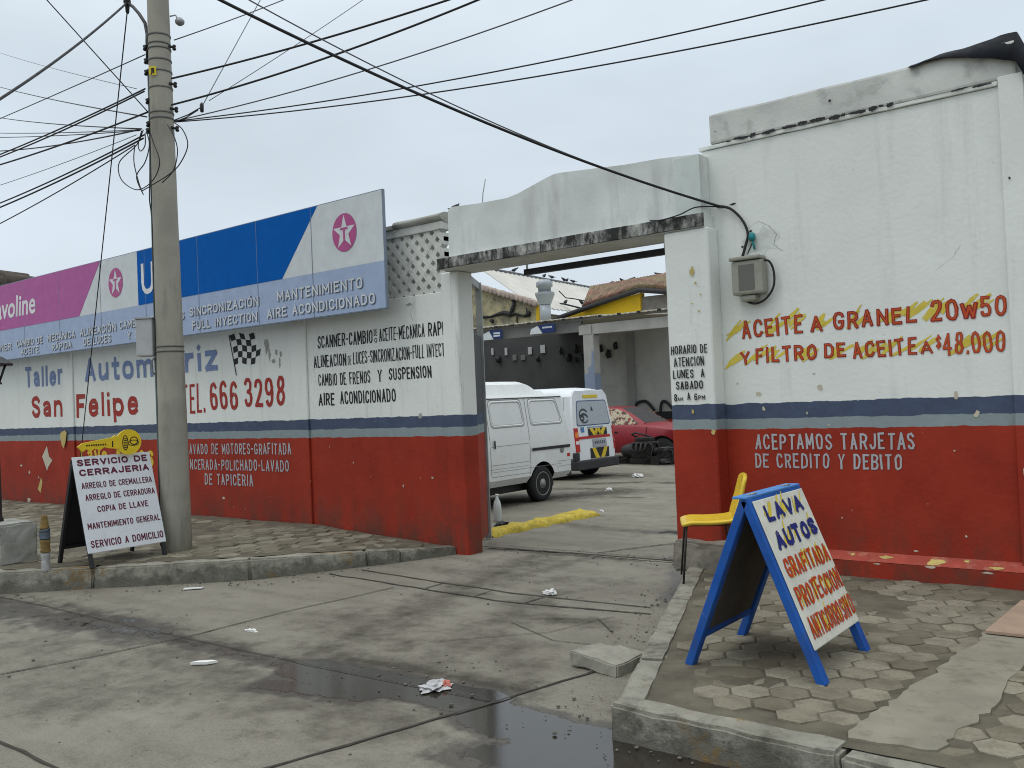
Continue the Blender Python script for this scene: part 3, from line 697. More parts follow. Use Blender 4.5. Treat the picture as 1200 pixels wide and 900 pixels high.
pavers('sidewalk_pavers', [(-2.2, 3.77), (4, 3.63), (4, 7.03), (-3.3, 7.03), (-3.44, 6.85)], ZR+.004, R(27), .182, lambda x, y: cement_gap(x, y)-.012*max(0, noise.noise((x*1.3, y*1.3, 8))*1.6), 3)
pavers('sidewalk_pavers', [(-9.2, 3.78), (-7.47, 5.3), (-6.66, 6.82), (-6.58, 7.1), (-17, 7.1), (-17, 3.78)], ZL+.001, R(27), .24, lambda x, y: dip(x, y)-.014*max(0, noise.noise((x*.9, y*.9, 4))*1.4), 6)
m = MB()
pts = []
for (x0, y0), (x1, y1) in zip(cp, cp[1:]+cp[:1]):
    for i in range(5): t = i/5; pts.append((x0+(x1-x0)*t+.03*noise.noise((x0*9+i, y0*9, 0)), y0+(y1-y0)*t+.03*noise.noise((x0*7, y0*7+i, 4)), ZR+.0105))
m.prism(pts, (0, 0, -.03)); tag(m.build('cement_strip', M_CEMPATCH), kind='structure')

# ------------------------------------------------------------------ street wall, left of the gate
YW = 7.15
PW = Plane((0, YW, 0), (1, 0, 0), (0, 0, 1))          # x = world X, y = height
left = thing('street_wall', 'long white wall with blue, grey and red bands left of the gateway', 'wall', (-12, YW, 0))
def under(o, root):
    """keep world place while parenting"""
    o.parent = root; o.matrix_parent_inverse = root.matrix_basis.inverted(); return o
def part(mb, name, mat, root, label=None, split=True):
    o = mb.build(name, mat, root=root, split=split)
    if label: o['label'] = label
    return o
o = slab('wall_face', (-26, YW, -.1), (-6.485, YW+.2, 2.79), M_WALL_L, None, .35, .0006); under(o, left)
for x0, x1 in ((-14.93, -14.62), (-9.10, -8.76), (-20.9, -20.6)):
    o = slab('pilaster', (x0, YW-.03, -.1), (x1, YW-.002, 2.795), M_WALL_L, None, .35, .001); under(o, left)
# pierced screen above the wall
m = MB(); x0, x1, z0, z1, p = -9.3, -6.47, 2.78, 3.46, .152
yy0, yy1 = YW+.02, YW+.12
def clip_bar(cx, sgn):
    """a diagonal bar of the screen, clipped to its frame"""
    h = .027/math.cos(math.atan2(p*1.09, p)); pts = []
    k = 1.09*sgn
    a = [(cx-h+(z-z0)/k, z) for z in (z0, z1)]; b = [(cx+h+(z-z0)/k, z) for z in (z1, z0)]
    q = a+b
    def clip(poly_, f):
        out = []
        for (ax, az), (bx, bz) in zip(poly_, poly_[1:]+poly_[:1]):
            fa, fb = f(ax), f(bx)
            if fa >= 0: out.append((ax, az))
            if (fa >= 0) != (fb >= 0): t = fa/(fa-fb); out.append((ax+(bx-ax)*t, az+(bz-az)*t))
        return out
    q = clip(q, lambda x: x-x0); q = clip(q, lambda x: x1-x) if len(q) > 2 else q
    return q
for i in range(-10, 40):
    for sg in (1, -1):
        q = clip_bar(x0+i*p, sg)
        if len(q) > 2: m.prism([(x, yy0+(.004 if sg > 0 else 0), z) for x, z in q], (0, yy1-yy0, 0))
part(m, 'pierced_screen', M_PARAPET2, left)
m = MB(); m.box((-9.3, YW+.0, 3.461), (-6.47, YW+.17, 3.55), bev=.01); m.rough(.006, 3)
part(m, 'screen_beam', M_PARAPET2, left)
m = MB()
m.loft([[(x, YW+.085+.125*math.cos(a), 3.60+.055*math.sin(a)+.012*noise.noise((x*2, a, 0))+.01*math.sin(x*2)) for a in [k*math.pi/5 for k in range(10)]] for x in np.linspace(-7.18, -6.46, 8)])
m.box((-9.3, YW-.03, 3.552), (-7.2, YW+.2, 3.60), bev=.008)
part(m, 'coping', M_CEM, left)
# writing on the left wall
T = .06; pil = 0
def lines(name, root, pl, mat, items, label=None, **kw):
    m = MB()
    for it in items: paint_text(m, pl, *it[:1], *it[1:], **kw)
    return part(m, name, mat, root, label)
m = MB()
paint_text(m, PW, 'Taller', -16.33, -14.98, 2.165, 2.52, bold=.03, wob=.012)
paint_text(m, PW, 'Automotriz', -14.24, -10.62, 2.165, 2.545, pen=.20, wob=.012, off=.004)
part(m, 'blue_lettering', M_TBLUE, left)
m = MB()
paint_text(m, PW, 'San', -16.12, -15.03, 1.64, 2.02, pen=.20, wob=.012)
paint_text(m, PW, 'Felipe', -14.56, -12.68, 1.61, 2.00, pen=.20, wob=.012)
paint_text(m, PW, 'TEL.', -11.50, -10.95, 1.605, 2.015, pen=.20, wob=.012)
paint_text(m, PW, '666', -10.83, -10.20, 1.63, 2.02, pen=.17, wob=.012)
paint_text(m, PW, '3298', -10.06, -9.22, 1.65, 2.03, pen=.17, wob=.012)
part(m, 'red_lettering', M_TRED, left)
m = MB()
paint_text(m, PW, 'Lava Autos -', -14.48, -11.95, .84, 1.18, pen=.2, wob=.01)
part(m, 'yellow_lettering', M_TYEL, left)
m = MB(); m2 = MB()
for s, a, b, z0_, z1_ in (('LAVADO DE MOTORES-GRAFITADA', -11.46, -9.13, 1.035, 1.185), ('ENCERADA-POLICHADO-LAVADO', -11.46, -9.19, .822, .972), ('DE TAPICERIA', -11.03, -9.93, .62, .78)):
    paint_text(m2, PW, s, a, b, z0_, z1_, off=.002, pen=.26, wob=.01, outline=.19)
    paint_text(m, PW, s, a, b, z0_, z1_, off=.004, pen=.12, wob=.01, outline=.19)
part(m2, 'lettering_outline', M_TGREYO, left); part(m, 'grey_lettering', M_TGREY, left)
m = MB()
y = 2.315
paint_text(m, PW, 'SCANNER-CAMBIO', -8.56, -7.60, 2.32, 2.47, 2.32, 2.475, pen=.16, gap=.28, wob=.006)
paint_text(m, PW, 'DE', -7.575, -7.52, 2.395, 2.475, bold=.03); paint_text(m, PW, 'O', -7.57, -7.525, 2.32, 2.375, bold=.01)
paint_text(m, PW, 'ACEITE-MECANICA', -7.49, -6.78, 2.325, 2.475, pen=.16, gap=.28, wob=.006)
paint_text(m, PW, 'RAPI', -6.73, -6.50, 2.325, 2.475, pen=.16, gap=.28, wob=.006)
paint_text(m, PW, 'ALINEACION', -8.64, -8.06, 2.09, 2.235, pen=.16, gap=.28, wob=.006)
paint_text(m, PW, 'DE', -8.03, -7.97, 2.095, 2.2, bold=.01)
paint_text(m, PW, 'LUCES-SINCRONIZACION-', -7.94, -6.98, 2.095, 2.24, pen=.16, gap=.28, wob=.006)
paint_text(m, PW, 'FULL INYECT', -6.975, -6.497, 2.10, 2.245, pen=.16, gap=.28, wob=.006)
paint_text(m, PW, 'CAMBIO DE FRENOS', -8.57, -7.66, 1.865, 2.01, pen=.16, gap=.32, wob=.006)
paint_text(m, PW, 'Y', -7.54, -7.47, 1.87, 2.01, bold=.006); paint_text(m, PW, 'SUSPENSION', -7.36, -6.70, 1.88, 2.015, pen=.16, gap=.32, wob=.006)
paint_text(m, PW, 'AIRE', -8.58, -8.29, 1.63, 1.78, pen=.16, gap=.32, wob=.006); paint_text(m, PW, 'ACONDICIONADO', -8.19, -7.26, 1.635, 1.785, pen=.16, gap=.32, wob=.006)
part(m, 'black_lettering', M_TBLACK, left)
# chequered flag
m = MB()
def fl(u, v):   # bent flag surface
    X = -10.34+.64*u+.03*math.sin(v*4); Z = 2.615-.40*v+.02*math.sin(u*7)+.03*u*v-.06*u*(1-v)*.3
    return X+.10*v*(1-.9*u), Z-.05*v*u+.03*u
for i in range(6):
    for j in range(5):
        if (i+j) % 2 == 0 and not (i+j > 8) and not (i == 5 and j == 1):
            poly(m, PW, [fl(i/6, j/5), fl((i+1)/6, j/5), fl((i+1)/6, (j+1)/5), fl(i/6, (j+1)/5)][::-1], .003)
poly(m, PW, [(-10.36, 2.62), (-10.34, 2.62), (-10.205, 2.08), (-10.225, 2.08)], .0035)
part(m, 'chequered_flag', M_TBLACK, left)
m = MB()
for k, (x, z, a, b) in enumerate(((-9.55, 2.42, .05, .12), (-9.5, 2.31, .03, .08), (-9.36, 2.33, .03, .04), (-9.27, 2.3, .03, .05), (-9.3, 2.2, .02, .08), (-9.42, 2.22, .05, .03), (-6.9, 1.475, .03, .04), (-7.0, 2.7, .05, .015), (-8.98, 2.72, .02, .02))):
    blot(m, PW, x, z, a, b, .0025 if x < -9.2 or x > -8.7 else .062, seed=k)
part(m, 'grime_spot', M_CHIPK if False else M_CEM, left)
m = MB()
poly(m, PW, [(-15.80, .98), (-15.62, 1.16), (-15.55, .98), (-15.44, .92), (-15.60, .80), (-15.64, .74), (-15.72, .86)], .003)
for k, (x, z, a, b) in enumerate(((-16.3, .70, .04, .03), (-15.95, .62, .02, .03), (-16.6, .82, .05, .02), (-8.8, .55, .02, .08), (-8.0, .95, .012, .012), (-7.2, .7, .012, .02), (-6.75, .8, .02, .015), (-10.6, .45, .03, .02), (-16.35, .22, .08, .05))):
    blot(m, PW, x, z, a, b, .003, seed=k+20)
part(m, 'bare_patch', M_CHIPW, left)
m = MB()
poly(m, PW, [(-15.03, 1.36), (-14.87, 1.42), (-14.80, 1.38), (-14.85, 1.22), (-14.92, 1.12), (-14.98, 1.18)], .058)
poly(m, PW, [(-16.0, .42), (-15.87, .62), (-15.82, .55), (-15.90, .36)], .003)
part(m, 'yellow_patch', M_CHIPY, left)

# ------------------------------------------------------------------ advertising panel on the left wall
sign = thing('sign_panel', 'long advertising panel in magenta, white and blue above the workshop name', 'sign', (-12, 6.91, 2.64))
SX0, SX1, SY, SZ0, SZ1, SZM = -19.5, -7.04, 6.85, 2.645, 3.945, 3.166
m = MB(); m.box((SX0, SY, SZ0), (SX1, SY+.035, SZ1), bev=.004); part(m, 'panel_box', M_SEDGE, sign)
PS = Plane((0, SY, 0), (1, 0, 0), (0, 0, 1))
def sheet(name, mat, pts, off=.003):
    m = MB()
    m.prism([PS.P(x, z, off) for x, z in pts], (0, .0025, 0)); return part(m, name, mat, sign)
e = .012
sheet('silver_field', M_SGREY, [(SX0+e, SZM), (SX1-e, SZM), (SX1-e, SZ1-e), (SX0+e, SZ1-e)], .003)
sheet('light_blue_band', M_SBAND, [(SX0+e, SZ0+e), (SX1-e, SZ0+e), (SX1-e, SZM-.001), (SX0+e, SZM-.001)], .003)
sheet('magenta_field', M_SMAG, [(SX0+e, SZM+.002), (-13.76, SZM+.002), (-13.07, SZ1-e), (SX0+e, SZ1-e)], .006)
sheet('blue_field', M_SBLUE, [(-12.04, SZM+.002), (-8.80, SZM+.002), (-8.115, SZ1-e), (-12.04, SZ1-e)], .006)
m = MB()
for x in (-18.2, -16.9, -15.62, -14.4, -13.1, -11.85, -10.55, -9.28, -8.24): poly(m, PS, [(x, SZ0+.01), (x+.008, SZ0+.01), (x+.008, SZ1-.01), (x, SZ1-.01)], .0068)
part(m, 'panel_seam', flat('seam_dark', (.16, .20, .28), .6), sign)  # thin dark line where two panels meet
m = MB()
put_text(m, PS, 'Havoline', -17.02, -15.20, 3.365, 3.70, off=.009, bold=.02, shear=.12)
put_text(m, PS, 'Ursa', -11.93, -10.96, 3.315, 3.735, off=.009, bold=.015)
part(m, 'white_lettering', M_TWHITE, sign)
m = MB(); mk = MB(); m3 = MB()
for cx in (-7.665, -12.645, -19.0):
    cz, rx, rz_ = 3.56, .20, .215
    poly(m, PS, [(cx+rx*math.cos(k*math.pi/24), cz+rz_*math.sin(k*math.pi/24)) for k in range(48)], .008)
    st = [(cx+(rx*.93 if k % 2 == 0 else rx*.37)*math.sin(k*math.pi/5), cz+(rz_*.93 if k % 2 == 0 else rz_*.37)*math.cos(k*math.pi/5)) for k in range(10)]
    poly(mk, PS, st[::-1], .010)
    poly(m3, PS, [(cx-.062, cz+.03), (cx+.062, cz+.03), (cx+.062, cz+.055), (cx-.062, cz+.055)], .012)
    poly(m3, PS, [(cx-.016, cz-.10), (cx+.016, cz-.10), (cx+.016, cz+.0295), (cx-.016, cz+.0295)], .012)
M_LOGO = flat('logo_pink', (.42, .075, .23), .45)
part(m, 'round_emblem', M_LOGO, sign); part(mk, 'emblem_star', M_SGREY, sign); part(m3, 'emblem_letter', M_LOGO, sign)
m = MB(); m2 = MB()
SL = [('SCANNER', -17.15, -16.12, 2.815, 2.93, 0), ('CAMBIO DE', -15.92, -14.98, 2.84, 2.955, 1), ('ACEITE', -15.76, -15.12, 2.70, 2.81, 1), ('MECÁNICA', -14.80, -13.90, 2.85, 2.965, 2), ('RÁPIDA', -14.66, -14.02, 2.70, 2.81, 2),
      ('ALINEACIÓN', -13.74, -12.68, 2.855, 2.975, 3), ('DE LUCES', -13.64, -12.83, 2.705, 2.82, 3), ('CAMBIO DE FRENOS', -12.57, -10.90, 2.87, 2.985, 4), ('Y SUSPENSIÓN', -12.36, -11.1, 2.71, 2.82, 4),
      ('SINCRONIZACIÓN', -10.77, -9.27, 2.895, 3.01, 5), ('FULL INYECTION', -10.72, -9.31, 2.71, 2.825, 5), ('MANTENIMIENTO', -8.90, -7.40, 2.905, 3.03, 6), ('AIRE ACONDICIONADO', -9.11, -7.21, 2.715, 2.835, 6)]
for s, a, b, z0_, z1_, _ in SL:
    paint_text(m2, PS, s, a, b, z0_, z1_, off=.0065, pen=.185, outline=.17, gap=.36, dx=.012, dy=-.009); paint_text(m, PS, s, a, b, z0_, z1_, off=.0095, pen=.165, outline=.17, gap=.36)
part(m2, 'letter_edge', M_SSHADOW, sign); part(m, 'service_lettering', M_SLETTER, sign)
m = MB()
for x in (-8.97, -14.9, -11.9, -7.5): m.box((x-.03, SY+.036, 2.72), (x+.03, YW+.06, 2.76)); m.box((x-.03, SY+.036, 3.5), (x+.03, YW+.06, 3.54))
part(m, 'bracket', M_STEEL, sign)

# ------------------------------------------------------------------ gateway
gate = thing('gateway', 'open gateway with a stained lintel and a low peaked parapet', 'gateway', (-5, 7.1, 0))
o = slab('column', (-6.485, 7.11, -.06), (-6.245, 7.35, 2.98), M_COLUMN, None, .3, .003, .012); under(o, gate)
o = slab('pillar', (-3.725, 6.95, .12), (-3.315, 7.149, 2.979), M_PILLAR, None, .3, .002, .012); under(o, gate)
m = MB(); m.box((-6.35, 6.952, 2.982), (-3.345, 7.42, 3.098), bev=.006); part(m, 'lintel', M_PARAPET, gate)
m = MB(); m.box((-6.36, 6.93, 2.99), (-3.34, 6.95, 3.10), bev=.006)
for i in range(1, 14): bmesh.ops.bisect_plane(m.bm, geom=m.bm.verts[:]+m.bm.edges[:]+m.bm.faces[:], plane_co=(-6.36+i*.215, 0, 0), plane_no=(1, 0, 0))
m.rough(.004, 2.6); part(m, 'lintel_face', M_MOULD, gate)
m = MB()
prof = [(-6.235, 3.102), (-3.375, 3.102), (-3.375, 3.605), (-3.75, 3.64), (-4.1, 3.655), (-4.5, 3.69), (-4.80, 3.715), (-4.87, 3.715), (-4.95, 3.70), (-5.32, 3.605), (-5.45, 3.588), (-5.8, 3.595), (-6.17, 3.62), (-6.225, 3.60)]
m.prism([(x, 6.985, z) for x, z in prof], (0, .16, 0)); part(m, 'parapet', M_PARAPET, gate)
m = MB(); m.box((-3.61, 6.978, 3.105), (-3.376, 6.984, 3.60)); part(m, 'plaster_patch', worn('pale_green_plaster', (.58, .64, .61), .85, .1, 3, (.35, .38, .36), .4, .2), gate)
PP = Plane((0, 6.95, 0), (1, 0, 0), (0, 0, 1))
m = MB()
for s, a, b, z0_, z1_ in (('HORARIO DE', -3.70, -3.36, 1.93, 2.005), ('ATENCION', -3.675, -3.395, 1.825, 1.905), ('LUNES  A', -3.69, -3.395, 1.725, 1.80), ('SABADO', -3.665, -3.415, 1.63, 1.70), ('8', -3.69, -3.66, 1.53, 1.595), ('AM', -3.655, -3.605, 1.535, 1.565), ('A', -3.565, -3.535, 1.535, 1.60), ('6', -3.50, -3.472, 1.535, 1.595), ('PM', -3.462, -3.40, 1.537, 1.575)):
    paint_text(m, PP, s, a, b, z0_, z1_, off=.009, bold=.004, wob=.006)
part(m, 'black_lettering', M_TBLACK, gate)
m = MB()
for k, (x, z, a, b) in enumerate(((-3.47, 2.62, .022, .045), (-3.44, 2.52, .012, .012), (-3.40, 2.42, .008, .012), (-3.52, 1.44, .012, .02), (-3.34, 1.27, .02, .025), (-3.50, 2.2, .006, .006), (-3.42, 2.28, .01, .01), (-3.48, 2.35, .01, .008), (-3.52, .3, .02, .012), (-3.45, .5, .012, .008))):
    blot(m, PP, x, z, a, b, .009, seed=k+50)
part(m, 'bare_patch', M_CHIPY, gate)
# black gate rail and open gate leaf
rail = thing('gate_rail', 'black metal rail hanging below the lintel across the opening', 'rail', (-5, 7.44, 2.9))
m = MB(); m.box((-5.62, 7.44, 2.885), (-3.80, 7.50, 2.945), bev=.004); part(m, 'rail_bar', M_BLACKP, rail)
m = MB(); m.box((-5.60, 7.46, 2.945), (-5.585, 7.475, 3.05)); m.box((-4.0, 7.46, 2.945), (-3.985, 7.475, 3.05)); part(m, 'hanger', M_STEEL, rail)
leaf = thing('gate_leaf', 'steel gate leaf swung open behind the left gate column', 'gate', (-6.30, 7.46, 0))
A = Vector((-6.34, 7.40, 0)); B = Vector((-6.76, 8.08, 0)); d = (B-A).normalized(); nn = Vector((-d.y, d.x, 0))
def along(t, s, z): q = A+d*t+nn*s; return (q.x, q.y, z)
L = (B-A).length
m = MB(); m.prism([along(.02, 0, .08), along(L-.06, 0, .08), along(L-.06, 0, 2.35), along(.02, 0, 2.35)], nn*.02); part(m, 'leaf_sheet', wall_paint('painted_gate_leaf', 1.468, 1.345, 1.247, (.07, .075, .08)), leaf)
m = MB(); m.prism([along(L-.055, -.025, .02), along(L+.0, -.025, .02), along(L+.0, -.025, 2.98), along(L-.055, -.025, 2.98)], nn*.07)
m.prism([along(.0, -.01, 2.90), along(L-.06, -.01, 2.90), along(L-.06, -.01, 2.98), along(.0, -.01, 2.98)], nn*.05)
part(m, 'leaf_frame', M_GATE, leaf)

# ------------------------------------------------------------------ workshop wall, right of the gate
right = thing('workshop_wall', 'tall white wall with painted oil offer right of the gateway', 'wall', (-2, YW, 0))
o = slab('wall_face', (-3.43, YW, -.05), (-.985, YW+.25, 3.665), M_WALL_R, None, .3, .0006); under(o, right)
o = slab('pilaster', (-1.145, YW-.04, .2), (-.985, YW-.002, 3.72), M_WALL_R, None, .3, .001); under(o, right)
m = MB(); m.box((-3.45, YW-.016, 3.668), (-1.147, YW+.25, 3.70), bev=.006)
for i in range(1, 24): bmesh.ops.bisect_plane(m.bm, geom=m.bm.verts[:]+m.bm.edges[:]+m.bm.faces[:], plane_co=(-3.42+i*.09, 0, 0), plane_no=(1, 0, 0))
m.rough(.008, 6); part(m, 'ledge', M_WALL_R, right)
m = MB(); m.box((-3.345, YW-.026, 3.702), (-1.03, YW+.22, 3.955), bev=.02)
for i in range(1, 14): bmesh.ops.bisect_plane(m.bm, geom=m.bm.verts[:]+m.bm.edges[:]+m.bm.faces[:], plane_co=(-3.34+i*.17, 0, 0), plane_no=(1, 0, 0))
m.rough(.012, 3); part(m, 'parapet', worn('parapet_plaster', (.58, .595, .555), .88, .18, 3, (.13, .13, .12), .55, .5, 40), right)
m = MB(); P7 = Plane((0, YW-.028, 0), (1, 0, 0), (0, 0, 1)); rnd = random.Random(4); x = -3.2
while x < -1.16:
    l = rnd.uniform(.03, .13)
    if rnd.random() < .9: stroke(m, P7, x, 3.70+rnd.uniform(-.012, .012), x+l, 3.70+rnd.uniform(-.012, .012), rnd.uniform(.010, .042), .0035, 9)
    x += l+rnd.uniform(.0, .07)
for k, (x, z, a) in enumerate(((-2.31, 3.83, .011), (-3.28, 3.80, .008))): blot(m, P7, x, z, a, a, .012, seed=k)
part(m, 'peeling_edge', M_BLACKP, right)
m = MB(); m.box((-3.312, YW-.12, -.05), (2.5, YW-.001, .265))
for i in range(1, 40): bmesh.ops.bisect_plane(m.bm, geom=m.bm.verts[:]+m.bm.edges[:]+m.bm.faces[:], plane_co=(-3.312+i*.145, 0, 0), plane_no=(1, 0, 0))
m.rough(.006, 9); part(m, 'plinth', wall_paint('painted_plinth', 3, 3, 3), right)
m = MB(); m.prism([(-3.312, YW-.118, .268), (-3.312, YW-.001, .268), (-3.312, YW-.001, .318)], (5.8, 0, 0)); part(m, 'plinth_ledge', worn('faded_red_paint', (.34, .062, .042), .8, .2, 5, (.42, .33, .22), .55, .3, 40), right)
m = MB()
m9 = MB()
for s, a, b, zl0, zl1, zr0, zr1 in (('ACEITE', -3.14, -2.62, 2.03, 2.185, 2.035, 2.185), ('A', -2.56, -2.46, 2.035, 2.165, 2.035, 2.165), ('GRANEL', -2.38, -1.76, 2.04, 2.185, 2.05, 2.175), ('20', -1.67, -1.475, 2.045, 2.205, 2.045, 2.20), ('w', -1.465, -1.345, 2.045, 2.2, 2.045, 2.2), ('50', -1.335, -1.165, 2.045, 2.20, 2.055, 2.195),
        ('Y', -3.16, -3.075, 1.815, 1.93, 1.815, 1.93), ('FILTRO', -3.03, -2.52, 1.815, 1.95, 1.82, 1.945), ('DE', -2.46, -2.29, 1.825, 1.945, 1.825, 1.945), ('ACEITE', -2.24, -1.77, 1.81, 1.94, 1.81, 1.94), ('A', -1.745, -1.66, 1.81, 1.905, 1.81, 1.905), ('$', -1.64, -1.60, 1.85, 1.94, 1.85, 1.94), ('48.000', -1.595, -1.185, 1.79, 1.955, 1.795, 1.945)):
    paint_text(m, PW, s, a, b, zl0, zl1, zr0, zr1, off=.0048, pen=.20, wob=.010)
    paint_text(m9, PW, s, a, b, zl0, zl1, zr0, zr1, off=.0062, pen=.085, wob=.010, outline=.20)
part(m, 'red_lettering', M_TRED2, right); part(m9, 'lettering_core', paint('orange_red_lettering', (.50, .075, .02), wear=.3, wearcol=(.3, .03, .02)), right)
m = MB()
for x, z, l, hh in ((-3.26, 2.04, .3, .12), (-3.2, 2.10, .22, .09), (-2.95, 2.06, .30, .12), (-2.75, 2.10, .25, .1), (-2.5, 2.08, .22, .1), (-2.25, 2.07, .30, .12), (-2.0, 2.08, .28, .1), (-1.85, 2.08, .3, .1), (-1.74, 2.06, .22, .14), (-1.62, 2.10, .2, .09), (-1.42, 2.1, .26, .1),
                    (-3.27, 1.81, .3, .12), (-3.1, 1.83, .3, .11), (-2.9, 1.84, .2, .1), (-2.66, 1.83, .26, .12), (-2.44, 1.84, .3, .1), (-2.2, 1.83, .3, .1), (-1.98, 1.84, .28, .1), (-1.78, 1.84, .2, .1), (-1.56, 1.82, .26, .12), (-1.36, 1.84, .24, .1)):
    for k in range(4):
        dx_, dz_ = random.uniform(-.04, .05), random.uniform(-.025, .03)
        stroke(m, PW, x+dx_, z+dz_, x+dx_+l*random.uniform(.3, .7), z+dz_+hh*random.uniform(.6, 1.15), random.uniform(.016, .04), .0012, 5)
part(m, 'yellow_brush_strokes', M_BRUSH, right)
m = MB(); m2 = MB()
for s, a, b, z0_, z1_ in (('ACEPTAMOS TARJETAS', -3.07, -1.815, 1.105, 1.235), ('DE CREDITO Y DEBITO', -3.075, -1.915, .953, 1.075)):
    paint_text(m2, PW, s, a, b, z0_, z1_, off=.0025, pen=.26, wob=.01, outline=.19); paint_text(m, PW, s, a, b, z0_, z1_, off=.004, pen=.12, wob=.01, outline=.19)
part(m2, 'lettering_outline', M_TGREYO, right); part(m, 'grey_lettering', M_TGREY, right)
m = MB()
for k, (x, z, a, b) in enumerate(((-2.51, 1.60, .03, .025), (-2.55, 1.71, .012, .008), (-3.02, 1.57, .03, .02), (-2.98, 1.44, .014, .02), (-2.62, 1.40, .01, .012), (-1.52, 1.50, .018, .03), (-1.39, 1.36, .022, .025), (-2.75, .56, .012, .02), (-2.6, .52, .01, .02), (-1.5, .48, .01, .008), (-1.55, 1.1, .008, .008), (-1.1, .6, .02, .07), (-1.08, .42, .02, .05), (-1.1, .95, .012, .03), (-1.85, .35, .02, .008), (-2.45, 1.30, .012, .008), (-3.2, 1.66, .01, .01))):
    off = .003 if x < -1.145 else .045
    blot(m, PW, x, z, a, b, off, seed=k+70)
PPL = Plane((0, YW-.12, 0), (1, 0, 0), (0, 0, 1))
for k, (x, z, a, b) in enumerate(((-1.72, .262, .05, .012), (-2.1, .255, .03, .008), (-1.35, .25, .05, .01))): blot(m, PPL, x, z, a, b*.8, .002, seed=k+90)
part(m, 'bare_patch', M_CHIPW, right)
m = MB()
PCH = Plane((0, YW-.118, .2685), (1, 0, 0), (0, .117, .050))
for k, (x, y_, a, b) in enumerate(((-1.70, .055, .065, .05), (-2.05, .07, .06, .03), (-1.30, .03, .05, .02), (-2.3, .08, .02, .02), (-1.5, .09, .02, .02))): blot(m, PCH, x, y_, a, b, .002, seed=k+95)
part(m, 'yellow_patch', M_CHIPY, right)
m = MB()
for k, (x, z, a, b) in enumerate(((-3.02, 2.92, .013, .011), (-3.01, 2.885, .007, .008), (-3.10, 2.80, .012, .012), (-3.28, 3.165, .04, .012), (-3.17, 3.17, .03, .01), (-1.1, 3.0, .01, .012))): blot(m, PW, x, z, a, b, .003 if x < -1.145 else .045, seed=k+110)
stroke(m, PW, -3.06, 2.73, -3.0, 2.84, .012, .003)
part(m, 'wall_hole', M_CHIPK, right)
#
m = MB()
def crack(pl, pts, w_, off=.0022):
    for (x0, z0), (x1, z1) in zip(pts, pts[1:]):
        n_ = 4; prev = None
        for i in range(n_+1):
            t = i/n_; x = x0+(x1-x0)*t+(.012*noise.noise((x0*31+i, z0*17, 2)) if 0 < i < n_ else 0); z = z0+(z1-z0)*t
            e = w_*(.5+.5*abs(noise.noise((x*40, z*40, 1)))); q = (m.bm.verts.new(pl.P(x-e, z, off)), m.bm.verts.new(pl.P(x+e, z+.3*e, off)))
            if prev: m.bm.faces.new((prev[0], prev[1], q[1], q[0]))
            prev = q
crack(PW, [(-2.86, 2.94), (-2.80, 2.86), (-2.83, 2.78), (-2.76, 2.72)], .0035); crack(PW, [(-3.05, 2.95), (-2.95, 2.99), (-2.86, 2.94)], .003)
crack(PW, [(-1.62, 2.42), (-1.50, 2.50), (-1.44, 2.58)], .002); part(m, 'crack', worn('crack_grey', (.20, .20, .18), .9, .2, 8, (.08, .08, .07), .4, 0), right)
m = MB(); blot(m, PW, -2.93, 2.83, .17, .11, .0013, n=17, seed=3); part(m, 'plaster_patch', worn('patch_plaster', (.62, .645, .61), .85, .12, 6, (.4, .4, .37), .5, .4, 40), right)
m = MB(); crack(PW, [(-6.92, 2.72), (-6.98, 2.60), (-6.95, 2.52)], .003)
part(m, 'crack', MATS['crack_grey'], left)
nb = thing('corner_building', 'dark grey building edge beyond the right corner pilaster', 'building', (0, 7.4, 0))
m = MB(); m.box((-.97, YW+.05, .0), (2.4, YW+3, 3.70), bev=.01); part(m, 'wall_face', wall_paint('painted_corner', 1.49, 1.362, 1.277, (.22, .23, .23)), nb)
m = MB(); m.box((-1.0, YW+.26, 3.60), (2.4, YW+3, 3.68)); part(m, 'roof_slab', M_CEM, nb)
bm = bmesh.new(); tm = MB()
rows = []
for j in range(7):
    r = []
    for i in range(26):
        x = -1.72+i*.05; t = max(0, min(1, (x+1.72)/.6))
        yv = YW-.06+j*.07 if j else YW-.05
        top = 3.962+.055*t+.025*noise.noise((x*5, j*.7, 3))+.012*noise.noise((x*14, j, 1))
        zz = top if j > 0 else top-.03-.20*max(0, min(1, (x+1.55)/.5))**1.3+.015*noise.noise((x*12, 0, 2))
        if j == 0: yv = YW-.06-.02*t
        if x > -1.0: zz -= .12
        r.append((x, yv, zz+.004))
    rows.append(r)
tm.loft(rows, closed=False)
o = tm.build('tarpaulin', M_TARP, fix=True); md = o.modifiers.new('thick', 'SOLIDIFY'); md.thickness = .006
tag(o, 'crumpled black plastic sheet draped over the parapet end at upper right', 'tarpaulin')
rod = MB(); rod.tube([(-5.855, 7.1, 3.59), (-5.84, 7.1, 3.72), (-5.80, 7.1, 3.86)], .005, 6)
tag(rod.build('rebar', M_STEEL), 'thin bent steel rod sticking up from the gateway parapet', 'rod')

